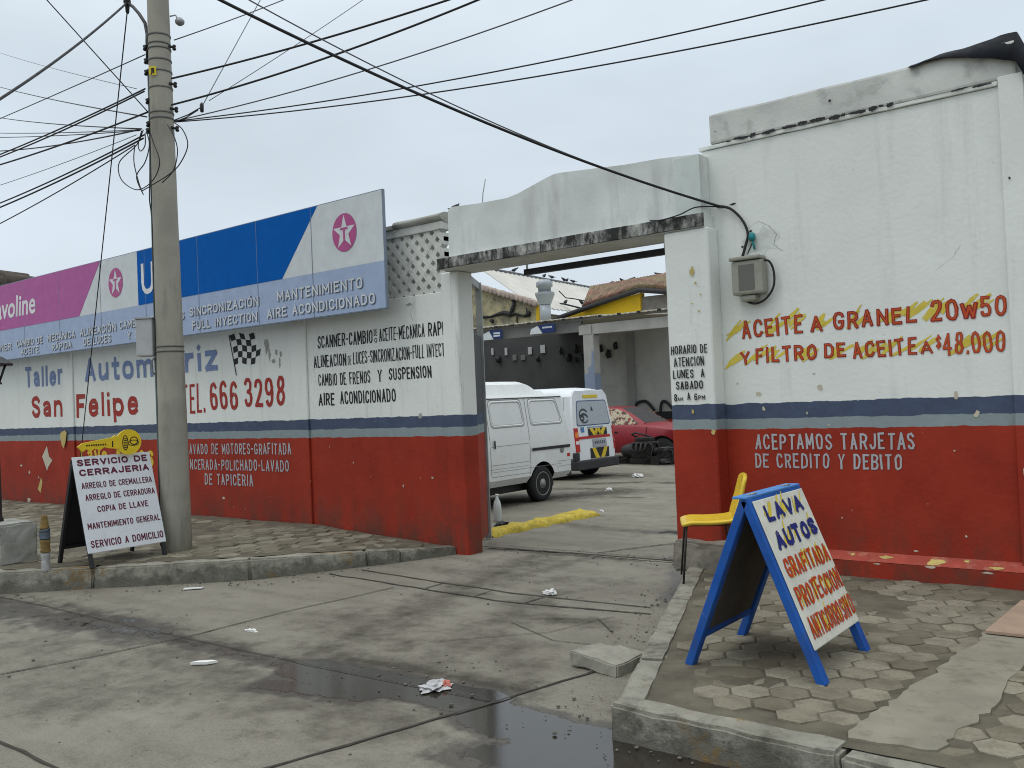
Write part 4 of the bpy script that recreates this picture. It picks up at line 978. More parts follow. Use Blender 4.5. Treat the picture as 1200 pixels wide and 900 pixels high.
# ------------------------------------------------------------------ utility pole and its cables
PX, PY = -8.53, 5.18
pole = thing('utility_pole', 'tall grey concrete utility pole carrying many cables in front of the left wall', 'pole', (PX, PY, ZL))
m = MB(); prof = []
for i in range(24):
    z = .1+i*.40; prof.append((.152-.0076*z, z))
m.lathe(prof, (PX, PY, 0), n=24); m.rough(.0025, 4); part(m, 'shaft', M_POLE, pole)
def pr(z): return .152-.0076*z
m = MB()
for z in (5.44, 5.39, 5.27, 5.15, 4.98, 4.72, 4.66, 2.30, 2.25, 5.53):
    m.lathe([(pr(z)+.002, z-.008), (pr(z)+.006, z-.008), (pr(z)+.006, z+.008), (pr(z)+.002, z+.008)], (PX, PY, 0), n=24)
part(m, 'steel_band', flat('band_dull', (.13, .13, .125), .7), pole)
CX = Vector((-AX.col[0][0] if False else AX.col[0].x, AX.col[0].y, 0)).normalized()   # sideways as seen from the street
FW = Vector((-CX.y, CX.x, 0))
def on_pole(s, z, fwd=0.0):
    """a point on the shaft: s from -1 (left edge seen from the street) to 1 (right edge)"""
    r = pr(z)+.012; return Vector((PX, PY, z))+CX*(s*r)-FW*(math.sqrt(max(0, 1-min(1, s*s)))*r*(1 if fwd == 0 else fwd))
m = MB()
for s, z in ((1.25, 5.41), (1.2, 5.02), (1.2, 4.76), (1.2, 4.56), (-1.25, 5.42), (-1.2, 5.28), (-1.2, 5.16), (-1.15, 4.86), (-1.15, 4.62), (-1.2, 4.55)):
    p = on_pole(s, z); q = on_pole(s*.75, z)
    m.tube([q, p], .014, 8); m.lathe([(.010, -.03), (.021, -.018), (.013, 0), (.021, .018), (.010, .03)], p, n=10)
part(m, 'insulator', M_BLACKP, pole)
m = MB(); c = on_pole(-.25, 5.13); 
fx = CX*.038
m.quad(c-fx-FW*.01+Vector((0,0,-.045)), c+fx-FW*.01+Vector((0,0,-.045)), c+fx-FW*.01+Vector((0,0,.045)), c-fx-FW*.01+Vector((0,0,.045))); part(m, 'number_tag', M_TAG, pole)
m = MB(); pt = Plane(c-FW*.012-fx+Vector((0, 0, -.045)), CX, (0, 0, 1)); put_text(m, pt, '1', .04, .054, .02, .07, bold=.02, off=.001); put_text(m, pt, 'J', .018, .034, .02, .07, bold=.02, off=.001); part(m, 'tag_lettering', M_TBLACK, pole)
m = MB(); a0 = on_pole(-1.0, 5.5)
arm = [on_pole(-1.03, 5.25), on_pole(-1.03, 5.5)]+[at(x, y, PY-.05) for x, y in ((172.5, 40), (170, 27), (163, 16), (156, 8), (149, 3))]
m.tube(arm, .018, 8); part(m, 'conduit_arm', M_BLACKP, pole)
m = MB(); hd = arm[-1]; m.lathe([(.012, -.12), (.02, -.10), (.026, -.02), (.04, .0), (.035, .05), (.01, .07)], hd, n=10); part(m, 'weather_head', M_BLACKP, pole)
m = MB(); p = on_pole(1.0, 5.74); m.tube([p, p+CX*.06+Vector((0, 0, .01)), p+CX*.08-Vector((0, 0, .04))], .008, 6); m.lathe([(.02, -.02), (.045, 0), (.048, .03), (.02, .06)], p+CX*.10-Vector((0, 0, .08)), n=12); part(m, 'photocell', M_STEEL, pole)
m = MB(); m.tube([on_pole(-1.02, 5.2), on_pole(-1.03, 4.4), on_pole(-1.05, 3.0), on_pole(-1.03, 2.2)], .008, 6); m.tube([on_pole(-.98, 2.25), on_pole(-1.0, 1.2), on_pole(-1.0, .25)], .012, 6)
part(m, 'riser_pipe', flat('riser_grey', (.07, .09, .09), .6), pole)
m = MB(); bx = on_pole(-1.0, 2.40)-CX*.085
rot = Matrix((CX, FW, (0, 0, 1))).transposed()
b2 = MB(); b2.box((-.085, -.09, -.19), (.085, .09, .19), bev=.012); m.add(b2.bm, rot, (0, 0, 0))
for v in m.bm.verts: v.co += bx
part(m, 'service_box', worn('service_box_grey', (.40, .41, .41), .45, .12, 6, (.14, .14, .13), .3, 0), pole)
m = MB(); b2 = MB(); b2.box((-.095, -.10, .191), (.095, .10, .205)); m.add(b2.bm, rot, (0, 0, 0))
for v in m.bm.verts: v.co += bx
m.tube([on_pole(-.9, 2.2), on_pole(-1.3, 2.16), on_pole(-1.35, 2.06), on_pole(-1.0, 2.0)], .009, 6); part(m, 'box_lid', M_STEEL, pole)
m = MB(); pls = Plane(on_pole(.45, 1.4)-FW*.0, CX, (0, 0, 1))
def coil(pts, r=.007):
    m = MB(); P_ = [Vector(p) for p in pts]; out_ = []
    for i in range(len(P_)-1):
        p0, p1, p2, p3 = P_[max(i-1, 0)], P_[i], P_[i+1], P_[min(i+2, len(P_)-1)]
        for k in range(7):
            t = k/7; out_.append(.5*((2*p1)+(p2-p0)*t+(2*p0-5*p1+4*p2-p3)*t*t+(3*p1-p0-3*p2+p3)*t**3))
    out_.append(P_[-1]); m.tube(out_, r, 6); return m
def pp(px, py, f=0.0): return at(px, py, PY-.22+f)
for pts, lab in (([(168, 152), (160, 170), (140, 190), (142, 210), (158, 222), (172, 218), (183, 205), (187, 188), (180, 168), (176, 155)], 'large black cable loop hanging on the left side of the pole'),
                 ([(158, 170), (157, 190), (163, 215), (168, 228), (160, 207), (170, 190), (175, 170), (172, 155)], 'twisted cable tail hanging inside the large loop on the pole'),
                 ([(203, 143), (214, 152), (220, 170), (212, 190), (200, 203), (178, 217), (166, 224)], 'long cable loop bulging from the right side of the pole'),
                 ([(196, 146), (204, 160), (208, 178), (203, 200), (190, 214)], 'small cable loop on the right face of the pole'),
                 ([(166, 153), (162, 170), (165, 177), (170, 170), (170, 156)], 'smallest cable loop just under the left insulators')):
    tag(coil([pp(x, y) for x, y in pts], .0055).build('cable_loop', M_CABLE), lab, 'cable', 'cable loops hanging on the utility pole')
m = coil([on_pole(-1.02, 4.55), on_pole(-1.10, 4.1), on_pole(-1.18, 3.85), on_pole(-1.08, 3.7), on_pole(-1.0, 3.45), on_pole(-.98, 3.1)], .006)
tag(m.build('drop_cable', M_CABLE), 'slack thin cable running down the left edge of the pole', 'cable')

def wire(p0, p1, r, sag, ext, lab, mat=None, grp='cables strung from the utility pole'):
    """a cable from p0 through p1 (where it leaves the picture) and on to its next support"""
    p0, p1 = Vector(p0), Vector(p1); end = p0+(p1-p0)*ext; end.z += sag*4*(1-1/ext); n = 28; pts = []
    for i in range(n+1):
        t = i/n; q = p0.lerp(end, t); q.z -= sag*4*t*(1-t); pts.append(q)
    m = MB(); m.tube(pts, r, 6); return tag(m.build('overhead_cable', mat or M_CABLE), lab, 'cable', grp)
def op(px, py): return at(px, py, PY)
W = [((204, 47), (332, 0, 7.0), .006, .05, 2.5, 'thin cable leaving the top right bracket of the pole', 0),
     ((201, 92), (525, 0, 6.0), .010, .12, 1.9, 'thick cable from the yellow tag up over the gateway, upper of the thick pair', 0),
     ((201, 123), (560, 0, 6.0), .010, .20, 1.9, 'thick cable over the gateway, lower of the thick pair', 0),
     ((204, 142), (670, 0, 6.2), .006, .20, 1.7, 'thin sagging cable climbing over the gateway parapet', 1),
     ((205, 142), (965, 0, 6.4), .006, .20, 1.5, 'thin sagging cable reaching the top edge above the meter box, upper one', 0),
     ((205, 143), (1085, 0, 6.4), .006, .25, 1.5, 'longest thin cable sagging across the sky towards the right wall', 0),
     ((236, 126), (305, 0, 6.5), .005, .0, 2., 'steep thin cable rising from the knot right of the pole', 1),
     ((245, 118), (425, 0, 7.2), .004, .05, 2., 'faint thin cable rising right of the steep one', 1),
     ((170, 64), (0, 139, 5.6), .006, .03, 2.5, 'thin straight cable from the upper left bracket of the pole', 0),
     ((160, 104), (0, 62, 9.0), .004, .1, 2., 'faint cable rising slowly to the left edge behind the pole arm', 1),
     ((172, 137), (0, 102, 9.0), .0075, .12, 2., 'cable sloping down from the left edge to the lower pole bracket', 0),
     ((166, 151), (0, 138, 8.0), .007, .12, 2., 'nearly level cable meeting the lower left pole bracket, upper one', 0),
     ((165, 152), (0, 156, 7.0), .006, .06, 2., 'nearly level cable at the lower left bracket, middle one', 1),
     ((164, 153), (0, 161, 6.8), .006, .06, 2., 'nearly level cable at the lower left bracket, lower one', 0),
     ((163, 152), (0, 177, 6.0), .008, .15, 2., 'cable drooping gently to the left from the lower bracket', 0),
     ((170, 104), (0, 181, 5.2), .009, .12, 2.5, 'upper strand of the doubled thick cable left of the pole', 0),
     ((169, 107), (0, 184, 5.25), .009, .15, 2.5, 'lower strand of the doubled thick cable left of the pole', 0),
     ((174, 131), (0, 193, 5.2), .010, .14, 2.5, 'thick cable left of the pole below the doubled pair', 0),
     ((169, 158), (0, 238, 5.2), .009, .16, 2.5, 'drooping cable bundle left of the pole, upper strand', 0),
     ((168, 162), (0, 243, 5.1), .010, .15, 2.5, 'drooping cable bundle left of the pole, lower strand', 0),
     ((160, 158), (0, 217, 5.6), .004, .10, 2.5, 'faint thin cable above the drooping bundle', 1),
     ((158, 170), (0, 262, 5.1), .007, .14, 2.5, 'lowest cable leaving the pole to the left', 0)]
for (a0, b0, r, sag, ext, lab, k) in W:
    wire(op(*a0), at(*b0), r, sag, ext, lab, M_CABLE2 if k else M_CABLE)
for a0, b0 in (((204, 141), (237, 125)), ((205, 143), (232, 129))):
    m = MB(); m.tube([op(*a0), op((a0[0]+b0[0])/2, (a0[1]+b0[1])/2+1.5), op(*b0)], .006, 6); tag(m.build('tie_cable', M_CABLE), 'short tie cable between the pole and the cable knot to its right', 'cable', 'tie cables at the knot')
m = MB(); m.lathe([(.006, -.05), (.018, -.04), (.02, .03), (.006, .05)], op(236.5, 126), n=8); tag(m.build('cable_clamp', M_BLACKP), 'small black cable clamp at the knot right of the pole', 'clamp')
wire(hd, at(0, 116, 3.0), .011, .10, 1.6, 'thickest black cable swooping down left from the pole arm')
wire(op(175, 133), at(55, 0, 4.4), .006, .0, 2., 'thin cable crossing behind the swooping one up to the top edge')
wire(Vector(hd)+Vector((0, 0, -.08)), Vector((-13.6, 6.6, .21)), .007, .0, 1.0, 'thin straight stay wire from the pole arm down to the sidewalk')
wb = Vector((-3.275, YW-.03, 3.165))
wire(wb, at(258, 0, 3.4), .011, .22, 1.5, 'heavy service cable crossing the gateway to the wall bracket', grp='service cables to the workshop wall')
wire(wb+Vector((-.05, 0, .02)), at(310, 10, 3.8), .005, .25, 1.5, 'thin service cable above the heavy one across the gateway', M_CABLE2, 'service cables to the workshop wall')
m = coil([(-3.30, YW-.03, 3.17), (-3.18, YW-.035, 3.13), (-3.08, YW-.03, 3.02), (-3.035, YW-.03, 2.90), (-3.06, YW-.03, 2.80), (-3.10, YW-.025, 2.70), (-3.155, YW-.02, 2.60), (-3.16, YW-.02, 2.53)], .012)
tag(m.build('entry_cable', M_CABLE), 'black cable bending down the wall from the bracket to the meter box', 'cable')
m = coil([(-3.30, YW-.04, 3.165), (-3.40, 6.93, 3.15), (-3.55, 6.92, 3.11), (-3.72, 6.91, 3.09), (-3.86, 6.97, 3.115)], .006)
tag(m.build('entry_cable', M_CABLE), 'short black cable running left onto the lintel end from the bracket', 'cable')
m = MB(); m.lathe([(.02, -.03), (.03, -.01), (.026, .02), (.012, .035)], (-3.0, YW-.03, 2.865), n=10); m.tube([(-3.0, YW-.03, 2.86), (-2.99, YW-.03, 2.80), (-2.985, YW-.02, 2.76)], .01, 6)
tag(m.build('cable_splice', [M_TEAL]), 'teal taped cable splice on the wall above the meter box', 'splice')
mt = thing('meter_box', 'dirty grey electric meter box on the wall above the oil offer', 'meter box', (-3.02, YW, 2.35))
m = MB(); m.box((-3.155, YW-.13, 2.385), (-2.885, YW-.012, 2.665), bev=.02); part(m, 'case', M_METER, mt)
m = MB(); m.box((-3.165, YW-.15, 2.668), (-2.895, YW-.008, 2.70), bev=.012); part(m, 'lid', M_METER, mt)
m = MB(); m.box((-3.09, YW-.1335, 2.42), (-2.955, YW-.1305, 2.63), bev=.0008); part(m, 'window', M_METERD, mt)
m = MB(); m.box((-3.09, YW-.11, 2.33), (-2.96, YW-.015, 2.384), bev=.02); part(m, 'terminal_cover', M_METER, mt)
m = coil([(-2.905, YW-.08, 2.655), (-2.85, YW-.06, 2.64), (-2.82, YW-.05, 2.55), (-2.83, YW-.05, 2.43), (-2.90, YW-.05, 2.34), (-2.99, YW-.06, 2.31), (-3.07, YW-.06, 2.345), (-3.09, YW-.06, 2.40)], .009); part(m, 'loop_cable', M_CABLE, mt)

# ------------------------------------------------------------------ sandwich boards
def board_frame(root, x_foot, x_top, y0, y1, zg, zt, th, face_lo, mats, leg_w=.055):
    """one leaf of a folding board: two legs, top rail, bottom rail and panel, leaning from x_foot to x_top"""
    a = Vector((x_foot, 0, zg)); b = Vector((x_top, 0, zt)); up = (b-a).normalized(); L = (b-a).length
    Yv = Vector((0, 1, 0)); n = Yv.cross(up) if x_foot > x_top else up.cross(Yv); n.normalize()
    def Q(y, t, s): return a+Yv*y+up*t+n*s
    def bar(ya, yb, ta, tb, s0, s1):
        m = MB(); pts = [Q(ya, ta, s0), Q(yb, ta, s0), Q(yb, tb, s0), Q(ya, tb, s0)]; m.prism(pts, n*(s1-s0))
        bmesh.ops.recalc_face_normals(m.bm, faces=m.bm.faces[:]); bmesh.ops.bevel(m.bm, geom=m.bm.edges[:], offset=.004, segments=1, affect='EDGES'); return m
    return Q, bar, L, up, n, Yv
ag = thing('sandwich_board', 'blue framed sandwich board reading LAVA AUTOS on the near sidewalk', 'sandwich board', (-1.95, 4.75, ZR))
G = 'folding sandwich boards on the sidewalks'; ag['group'] = G
Y0, Y1, XT, ZT = 4.375, 5.10, -1.955, 1.045
for xf, front in ((-1.575, True), (-2.335, False)):
    Q, bar, L, up, n, Yv = board_frame(ag, xf, XT+(.022 if front else -.022), Y0, Y1, ZR+.0, ZT, .03, .17, None)
    for ya, yb in ((Y0, Y0+.062), (Y1-.062, Y1)): part(bar(ya, yb, 0, L, -.045, 0), 'leg', M_BOARDBLUE, ag)
    part(bar(Y0+.0625, Y1-.0625, L-.05, L, -.04, -.004), 'top_rail', M_BOARDBLUE, ag)
    part(bar(Y0+.0625, Y1-.0625, .16, .19, -.04, -.006), 'bottom_rail', M_BOARDBLUE, ag)
    if front:
        part(bar(Y0+.03, Y1-.008, .165, L-.02, .001, .007), 'panel', M_BOARDWHITE, ag)
        part(bar(Y0+.0625, Y1-.0625, .191, L-.051, -.03, -.024), 'panel_back', M_BOARDDARK, ag)
        PB = Plane(Q(Y0+.03, .165, .007), Yv, up); Wd = Y1-Y0-.038; Hd = L-.185
        m = MB()
        for k, (s, x0, x1, z0, z1) in enumerate((('LAVA', .12, .86, .835, .955), ('AUTOS', .10, .94, .645, .775))):
            paint_text(m, PB, s, x0*Wd, x1*Wd, z0*Hd, z1*Hd, (z0+.01)*Hd, (z1+.005)*Hd, off=.0045, pen=.27, gap=.30, wob=.012)
        part(m, 'blue_lettering', paint('navy_lettering', (.012, .022, .16), wear=.12), ag)
        m = MB(); m2 = MB()
        for s, x0, x1, z0, z1 in (('GRAFITADA', .07, .95, .455, .59), ('PROTECCION', .06, .97, .255, .40), ('ANTICORROSIVO', .06, .995, .055, .20)):
            paint_text(m, PB, s, x0*Wd, x1*Wd, z0*Hd, z1*Hd, off=.0045, pen=.19, gap=.28, wob=.012)
            for i in range(26):
                x = (x0+(x1-x0)*random.random()*.97)*Wd; z = (z0+(z1-z0)*random.uniform(-.05, .5))*Hd; l = random.uniform(.04, .09)
                stroke(m2, PB, x, z, x+l*.35, z+l, random.uniform(.01, .02), .0006, 4)
        for i in range(26):
            z = random.choice((.66, .85)); x = random.uniform(.06, .85)*Wd
            l = random.uniform(.06, .13); stroke(m2, PB, x, (z+random.uniform(-.02, .04))*Hd, x+l*.6, (z+random.uniform(.0, .04))*Hd+l*.8, random.uniform(.012, .026), .0006, 4)
        part(m, 'red_lettering', paint('board_red_lettering', (.46, .05, .012), wear=.12), ag); part(m2, 'yellow_brush_strokes', M_BRUSH2, ag)
    else:
        part(bar(Y0+.0625, Y1-.0625, .191, L-.051, -.03, -.022), 'panel_back', M_BOARDDARK, ag)
m = MB(); m.box((XT-.062, Y0-.004, ZT-.004), (XT+.02, Y1+.004, ZT+.008), bev=.003); part(m, 'top_cap', worn('light_blue_wood', (.06, .21, .52), .5, .15, 9, (.2, .22, .25), .3, 0), ag)

for y in (4.5, 4.97):
    m = MB(); m.box((XT-.03, y-.035, ZT+.0085), (XT-.002, y+.035, ZT+.0115)); m.lathe([(.006, y-.035), (.006, y+.035)], (XT-.0, 0, ZT+.012), 'Y', 8); part(m, 'hinge', M_STEEL, ag)
al = thing('sandwich_board', 'black sandwich board with a white locksmith price list beside the pole', 'sandwich board', (-8.7, 4.6, ZL), group=G)
Y0, Y1, XT, ZT = 4.19, 4.965, -8.66, 1.215
for xf, front in ((-8.35, True), (-9.02, False)):
    Q, bar, L, up, n, Yv = board_frame(al, xf, XT+(.016 if front else -.016), Y0, Y1, ZL-.004, ZT, .03, .17, None)
    for ya, yb in ((Y0, Y0+.035), (Y1-.035, Y1)): part(bar(ya, yb, 0, L, -.035, 0), 'leg', M_BLACKP, al)
    part(bar(Y0+.0355, Y1-.0355, L-.04, L, -.03, -.004), 'top_rail', M_BLACKP, al)
    if front:
        part(bar(Y0-.01, Y1+.01, .14, L+.015, .001, .007), 'panel', M_BANNER, al)
        PB = Plane(Q(Y0-.01, .14, .007), Yv, up); Wd = Y1-Y0+.02; Hd = L-.125
        m = MB(); m2 = MB()
        for s, x0, x1, z0, z1, b, q in (('SERVICIO DE', .05, .95, .90, .97, .016, 0), ('CERRAJERIA', .06, .95, .795, .865, .016, 0), ('ARREGLO DE CREMALLERA', .06, .96, .66, .725, .014, 1), ('ARREGLO DE CERRADURA', .08, .97, .535, .60, .014, 1), ('COPIA DE LLAVE', .20, .85, .405, .47, .014, 1), ('MANTENIMIENTO GENERAL', .05, .975, .24, .305, .014, 1), ('SERVICIO A DOMICILIO', .05, .975, .05, .125, .014, 1)):
            paint_text(m2 if q else m, PB, s, x0*Wd, x1*Wd, z0*Hd, z1*Hd, off=.002, pen=.21 if q else .24, gap=.27)
        M_MAROON = paint('maroon_lettering', (.11, .012, .03), wear=.0)
        part(m, 'title_lettering', M_MAROON, al); part(m2, 'price_lettering', M_MAROON, al)
        m = MB(); part(bar(Y0+.0355, Y1-.0355, .15, .18, -.03, -.004), 'bottom_rail', M_BLACKP, al)
    else:
        part(bar(Y0+.001, Y1-.001, .14, L-.02, .001, .006), 'panel_back', M_BLACKP, al); part(bar(Y0+.0355, Y1-.0355, .15, .18, -.03, -.004), 'bottom_rail', M_BLACKP, al)
# big yellow key on top
KP = Plane((XT+.01, 4.24, ZT+.02), (0.12, 1, 0), (-.12*0, 0, 1))
def kp(x, y, o=0): return KP.P(x, y, o)
m = MB()
pts = [(.0, .09), (.05, .04), (.08, .065), (.12, .04), (.16, .065), (.21, .045), (.25, .075), (.30, .06), (.38, .05)]
ring = [(.49+.125*math.cos(a), .11+.125*math.sin(a)) for a in [R(-150+i*15) for i in range(21)]]
pts = pts+ring+[(.36, .185), (.33, .165), (.05, .125)]
m.prism([kp(x, y, -.012) for x, y in pts], KP.n*.024); bmesh.ops.recalc_face_normals(m.bm, faces=m.bm.faces[:])
ky = part(m, 'key_emblem', M_KEY, al)
m = MB()
def ring_mark(cx, cy, rx, ry, wd=.009, k=20):
    for i in range(k):
        a, b = 2*math.pi*i/k, 2*math.pi*(i+1)/k
        poly(m, KP, [(cx+rx*math.cos(a), cy+ry*math.sin(a)), (cx+(rx-wd)*math.cos(a), cy+(ry-wd)*math.sin(a)), (cx+(rx-wd)*math.cos(b), cy+(ry-wd)*math.sin(b)), (cx+rx*math.cos(b), cy+ry*math.sin(b))][::-1], .014)
ring_mark(.455, .105, .030, .075); ring_mark(.54, .12, .042, .042); ring_mark(.535, .10, .055, .03, .007)
for i in range(6): poly(m, KP, [(.44, .055+i*.017), (.47, .055+i*.017), (.47, .063+i*.017), (.44, .063+i*.017)], .0142)
poly(m, KP, [(.325, .07), (.337, .07), (.337, .13), (.325, .13)], .014)
for i in range(9):
    x = .08+i*.022; poly(m, KP, [(x, .092), (x+.014, .092), (x+.014, .108), (x, .108)], .014)
bpy.context.view_layer.update()
m.build('key_marking', M_TBLACK, root=ky)

# ------------------------------------------------------------------ chair, blocks, bollard, lamp
ch = thing('chair', 'yellow plastic chair with thin dark metal legs against the gateway pillar', 'chair', (-3.2, 6.45, ZR), math.atan2(-.5, -.87))
# local axes: +X = where the chair faces, Y = its side; the seat is 0.44 wide
def chp(pts): return pts
S, B = [], []
for i in range(9):
    t = i/8; x = .20-.40*t
    z = .475-.012*math.sin(math.pi*t)-(.03*(1-t*4)**2 if t < .25 else 0)
    S.append([(x, y, z+.018*(abs(y)/.21)**3+(.0)) for y in np.linspace(-.21, .21, 9)])
for i in range(1, 12):
    t = i/11; x = -.20-.045*math.sin(t*1.4)-.05*t; z = .478+.34*t; wv = .21-.035*t
    S.append([(x+.02*(abs(y)/wv)**2, y, z-(.03*(abs(y)/wv)**3 if i > 9 else 0)) for y in np.linspace(-wv, wv, 9)])
m = MB(); m.loft(S, closed=False); o = m.build('seat_shell', M_YELLOW, ch); md = o.modifiers.new('t', 'SOLIDIFY'); md.thickness = .034; md.offset = 1
sb = o.modifiers.new('s', 'SUBSURF'); sb.levels = 1; sb.render_levels = 1
M_CHLEG = flat('dark_chair_leg', (.03, .025, .022), .5)
for sx, sy in ((1, 1), (1, -1), (-1, 1), (-1, -1)):
    m = MB(); m.tube([(.13*sx, .14*sy, .455), (.155*sx, .16*sy, .44), (.20*sx, .19*sy, .0)], .0085, 8); m.build('leg', M_CHLEG, ch)
m = MB(); m.tube([(.14, -.15, .44), (-.14, -.15, .44)], .009, 6); m.tube([(.14, .15, .44), (-.14, .15, .44)], .009, 6); m.build('seat_frame', M_CHLEG, ch)
def rock(name, a, b, mat, lab, cat, rz=0, amp=.012, group=None, bev=.02, tilt=0):
    m = MB(); m.box((a[0], a[1], a[2]), (b[0], b[1], b[2])); bmesh.ops.bevel(m.bm, geom=m.bm.edges[:], offset=bev, segments=2, affect='EDGES')
    for ax in range(3):
        k = int((b[ax]-a[ax])/.05)
        for i in range(1, k): 
            co = Vector((0,0,0)); no = Vector((0,0,0)); co[ax] = a[ax]+(b[ax]-a[ax])*i/k; no[ax] = 1
            bmesh.ops.bisect_plane(m.bm, geom=m.bm.verts[:]+m.bm.edges[:]+m.bm.faces[:], plane_co=co, plane_no=no)
    m.rough(amp, 6, a[0]); m.rough(amp*.4, 22, a[1])
    c = Vector(((a[0]+b[0])/2, (a[1]+b[1])/2, a[2])); rm = Matrix.Rotation(rz, 3, 'Z') @ Matrix.Rotation(tilt, 3, 'Y')
    for v in m.bm.verts: v.co = rm @ (v.co-c)
    o = m.build(name, mat); o.location = c; return tag(o, lab, cat, group)
M_RUBBLE = worn('rubble_concrete', (.27, .258, .215), .92, .25, 6, (.10, .09, .07), .5, .6, 60)
rock('concrete_slab', (-3.12, 4.42, .0), (-2.76, 4.72, .078), M_RUBBLE, 'loose flat chunk of broken concrete lying beside the near kerb', 'rubble', R(-6), .016, bev=.008, tilt=R(3))
rock('concrete_block', (-3.70, 6.80, .10), (-3.2, 7.02, .36), worn('old_block', (.22, .20, .165), .95, .3, 6, (.06, .05, .04), .7, .7, 40), 'worn concrete block at the foot of the pillar behind the chair', 'rubble', R(-8), .02)
rock('lamp_plinth', (-9.98, 3.82, ZL-.02), (-9.42, 4.2, .59), worn('lamp_base_concrete', (.32, .32, .285), .9, .25, 5, (.09, .09, .08), .6, .6, 50), 'pitted grey concrete footing under the black lamp post', 'footing', 0, .012)
lp = thing('street_lamp', 'black lamp post with a small lantern at the left edge', 'street lamp', (-9.80, 3.95, .58))
m = MB(); m.lathe([(.07, .575), (.07, .62), (.058, .64), (.053, 1.93), (.07, 1.94), (.07, 1.97), (.05, 1.98)], (-9.78, 3.95, 0), n=12); part(m, 'post', M_BLACKP, lp)
m = MB(); 
for k in range(4):
    a = R(45+90*k); ca, sa = math.cos(a), math.sin(a); m.tube([(-9.78+.07*ca, 3.95+.07*sa, 1.99), (-9.78+.135*ca, 3.95+.135*sa, 2.17)], .012, 6)
m.lathe([(.10, 1.98), (.10, 2.0), (.07, 2.0)], (-9.78, 3.95, 0), n=4, smooth=False); m.lathe([(.21, 2.17), (.21, 2.185), (.12, 2.25), (.03, 2.29)], (-9.78, 3.95, 0), n=8, smooth=False); part(m, 'lantern_frame', M_BLACKP, lp)
m = MB(); m.lathe([(.03, 2.0), (.065, 2.03), (.075, 2.09), (.06, 2.14), (.03, 2.165)], (-9.78, 3.95, 0), n=12); part(m, 'lantern_bulb', M_LANTERN, lp)
st = thing('bollard', 'short battered bollard post with peeling yellow and grey paint on the left sidewalk', 'bollard', (-8.73, 3.95, ZL))
def ring_part(z0, z1, r, mat, nm, cone=0):
    m = MB(); k = 8; m.lathe([(r*.98, z0)]+[(r*(1+.06*math.sin(i*2.1))-cone*i/k, z0+(z1-z0)*i/k) for i in range(1, k)]+[(r*.9-cone, z1)], (-8.73, 3.95, 0), n=12); m.rough(.012, 14, z0); return part(m, nm, mat, st)
ring_part(ZL-.02, .36, .040, worn('stump_white', (.34, .34, .33), .9, .3, 12, (.1, .1, .1), .6, .4), 'foot'); ring_part(.362, .48, .045, M_STUMPY, 'lower_band'); ring_part(.482, .58, .047, M_STUMPB, 'grey_band'); ring_part(.582, .71, .043, M_STUMPY, 'broken_top', .02)
m = MB(); m.box((-1.12, 5.68, ZR+.02), (-.5, 6.55, ZR+.035)); m.rough(.006, 3)
for v in m.bm.verts: v.co.x += (v.co.y-5.68)*.06
tag(m.build('plywood_sheet', M_WOODY), 'thin pinkish board lying on the near sidewalk at the right edge', 'board')
# litter
def crumple(name, c, r, mat, lab, cat, group=None, flatk=.4, seed=0):
    bm = bmesh.new(); bmesh.ops.create_icosphere(bm, subdivisions=3, radius=1)
    for v in bm.verts:
        k = 1+.8*noise.noise(v.co*2.2+Vector((seed, 0, 0)))+.35*noise.noise(v.co*6+Vector((0, seed, 0)))
        v.co = Vector((v.co.x*r[0]*k, v.co.y*r[1]*k, max(-.001, v.co.z*r[2]*k+r[2]*.2)))
    m = MB(); m.bm.free(); m.bm = bm
    o = m.build(name, mat); o.location = c; return tag(o, lab, cat, group)
crumple('paper_scrap', (-4.39, 5.99, .005), (.055, .035, .03), M_PAPERW, 'crumpled white paper on the driveway near the double joint', 'litter', seed=1)
bag = crumple('plastic_bag', (-3.56, 3.72, .006), (.07, .09, .02), M_BAG, 'clear plastic bag with pink print lying in the gutter puddle', 'litter', seed=5)
pk = crumple('printed_patch', (-3.56, 3.72, .006), (.03, .035, .021), M_PINK, None, None, seed=9); bpy.context.view_layer.update(); pk.parent = bag; pk.matrix_parent_inverse = bag.matrix_world.inverted(); pk.location = (-3.52, 3.76, .007)
m = MB(); m.prism([(-5.235, 3.24, .006), (-5.14, 3.30, .006), (-5.115, 3.36, .006), (-5.16, 3.345, .006), (-5.22, 3.29, .006)], (0, 0, .016)); tag(m.build('foam_scrap', flat('white_foam', (.74, .74, .70), .7)), 'bright white foam splinter on the road in front of the left kerb', 'litter')
m = MB(); m.prism([(-7.55, 4.64, .004), (-7.42, 4.76, .004), (-7.39, 4.72, .004), (-7.50, 4.60, .004)], (0, 0, .006)); tag(m.build('paper_scrap', M_PAPERW), 'thin strip of white paper at the foot of the left kerb', 'litter')
crumple('paper_scrap', (-5.62, 3.98, .005), (.05, .02, .012), M_PAPERW, 'tiny flat paper shred on the driveway beyond the gutter joint', 'litter', seed=12)
crumple('paper_scrap', (-8.22, 13.0, .01), (.06, .06, .035), M_PAPERW, 'crumpled white rag on the yard floor below the second van', 'litter', seed=13)
crumple('paper_scrap', (-9.0, 15.3, .01), (.10, .08, .05), M_PAPERW, 'larger pale rag on the yard floor under the van bumper', 'litter', seed=14)
crumple('paper_scrap', (-6.62, 10.25, .06), (.035, .035, .02), M_PAPERW, 'small white scrap at the far end of the yellow kerb', 'litter', seed=15)
bq = on_z(583.5, 611, .004); bt = thing('bottle', 'clear plastic bottle standing just inside the gate leaf', 'bottle', tuple(bq))
m = MB(); m.lathe([(.05, .005), (.055, .02), (.055, .20), (.045, .26), (.02, .31), (.018, .34)], (bq.x, bq.y, 0), n=14); part(m, 'bottle_body', M_BOTTLE, bt)
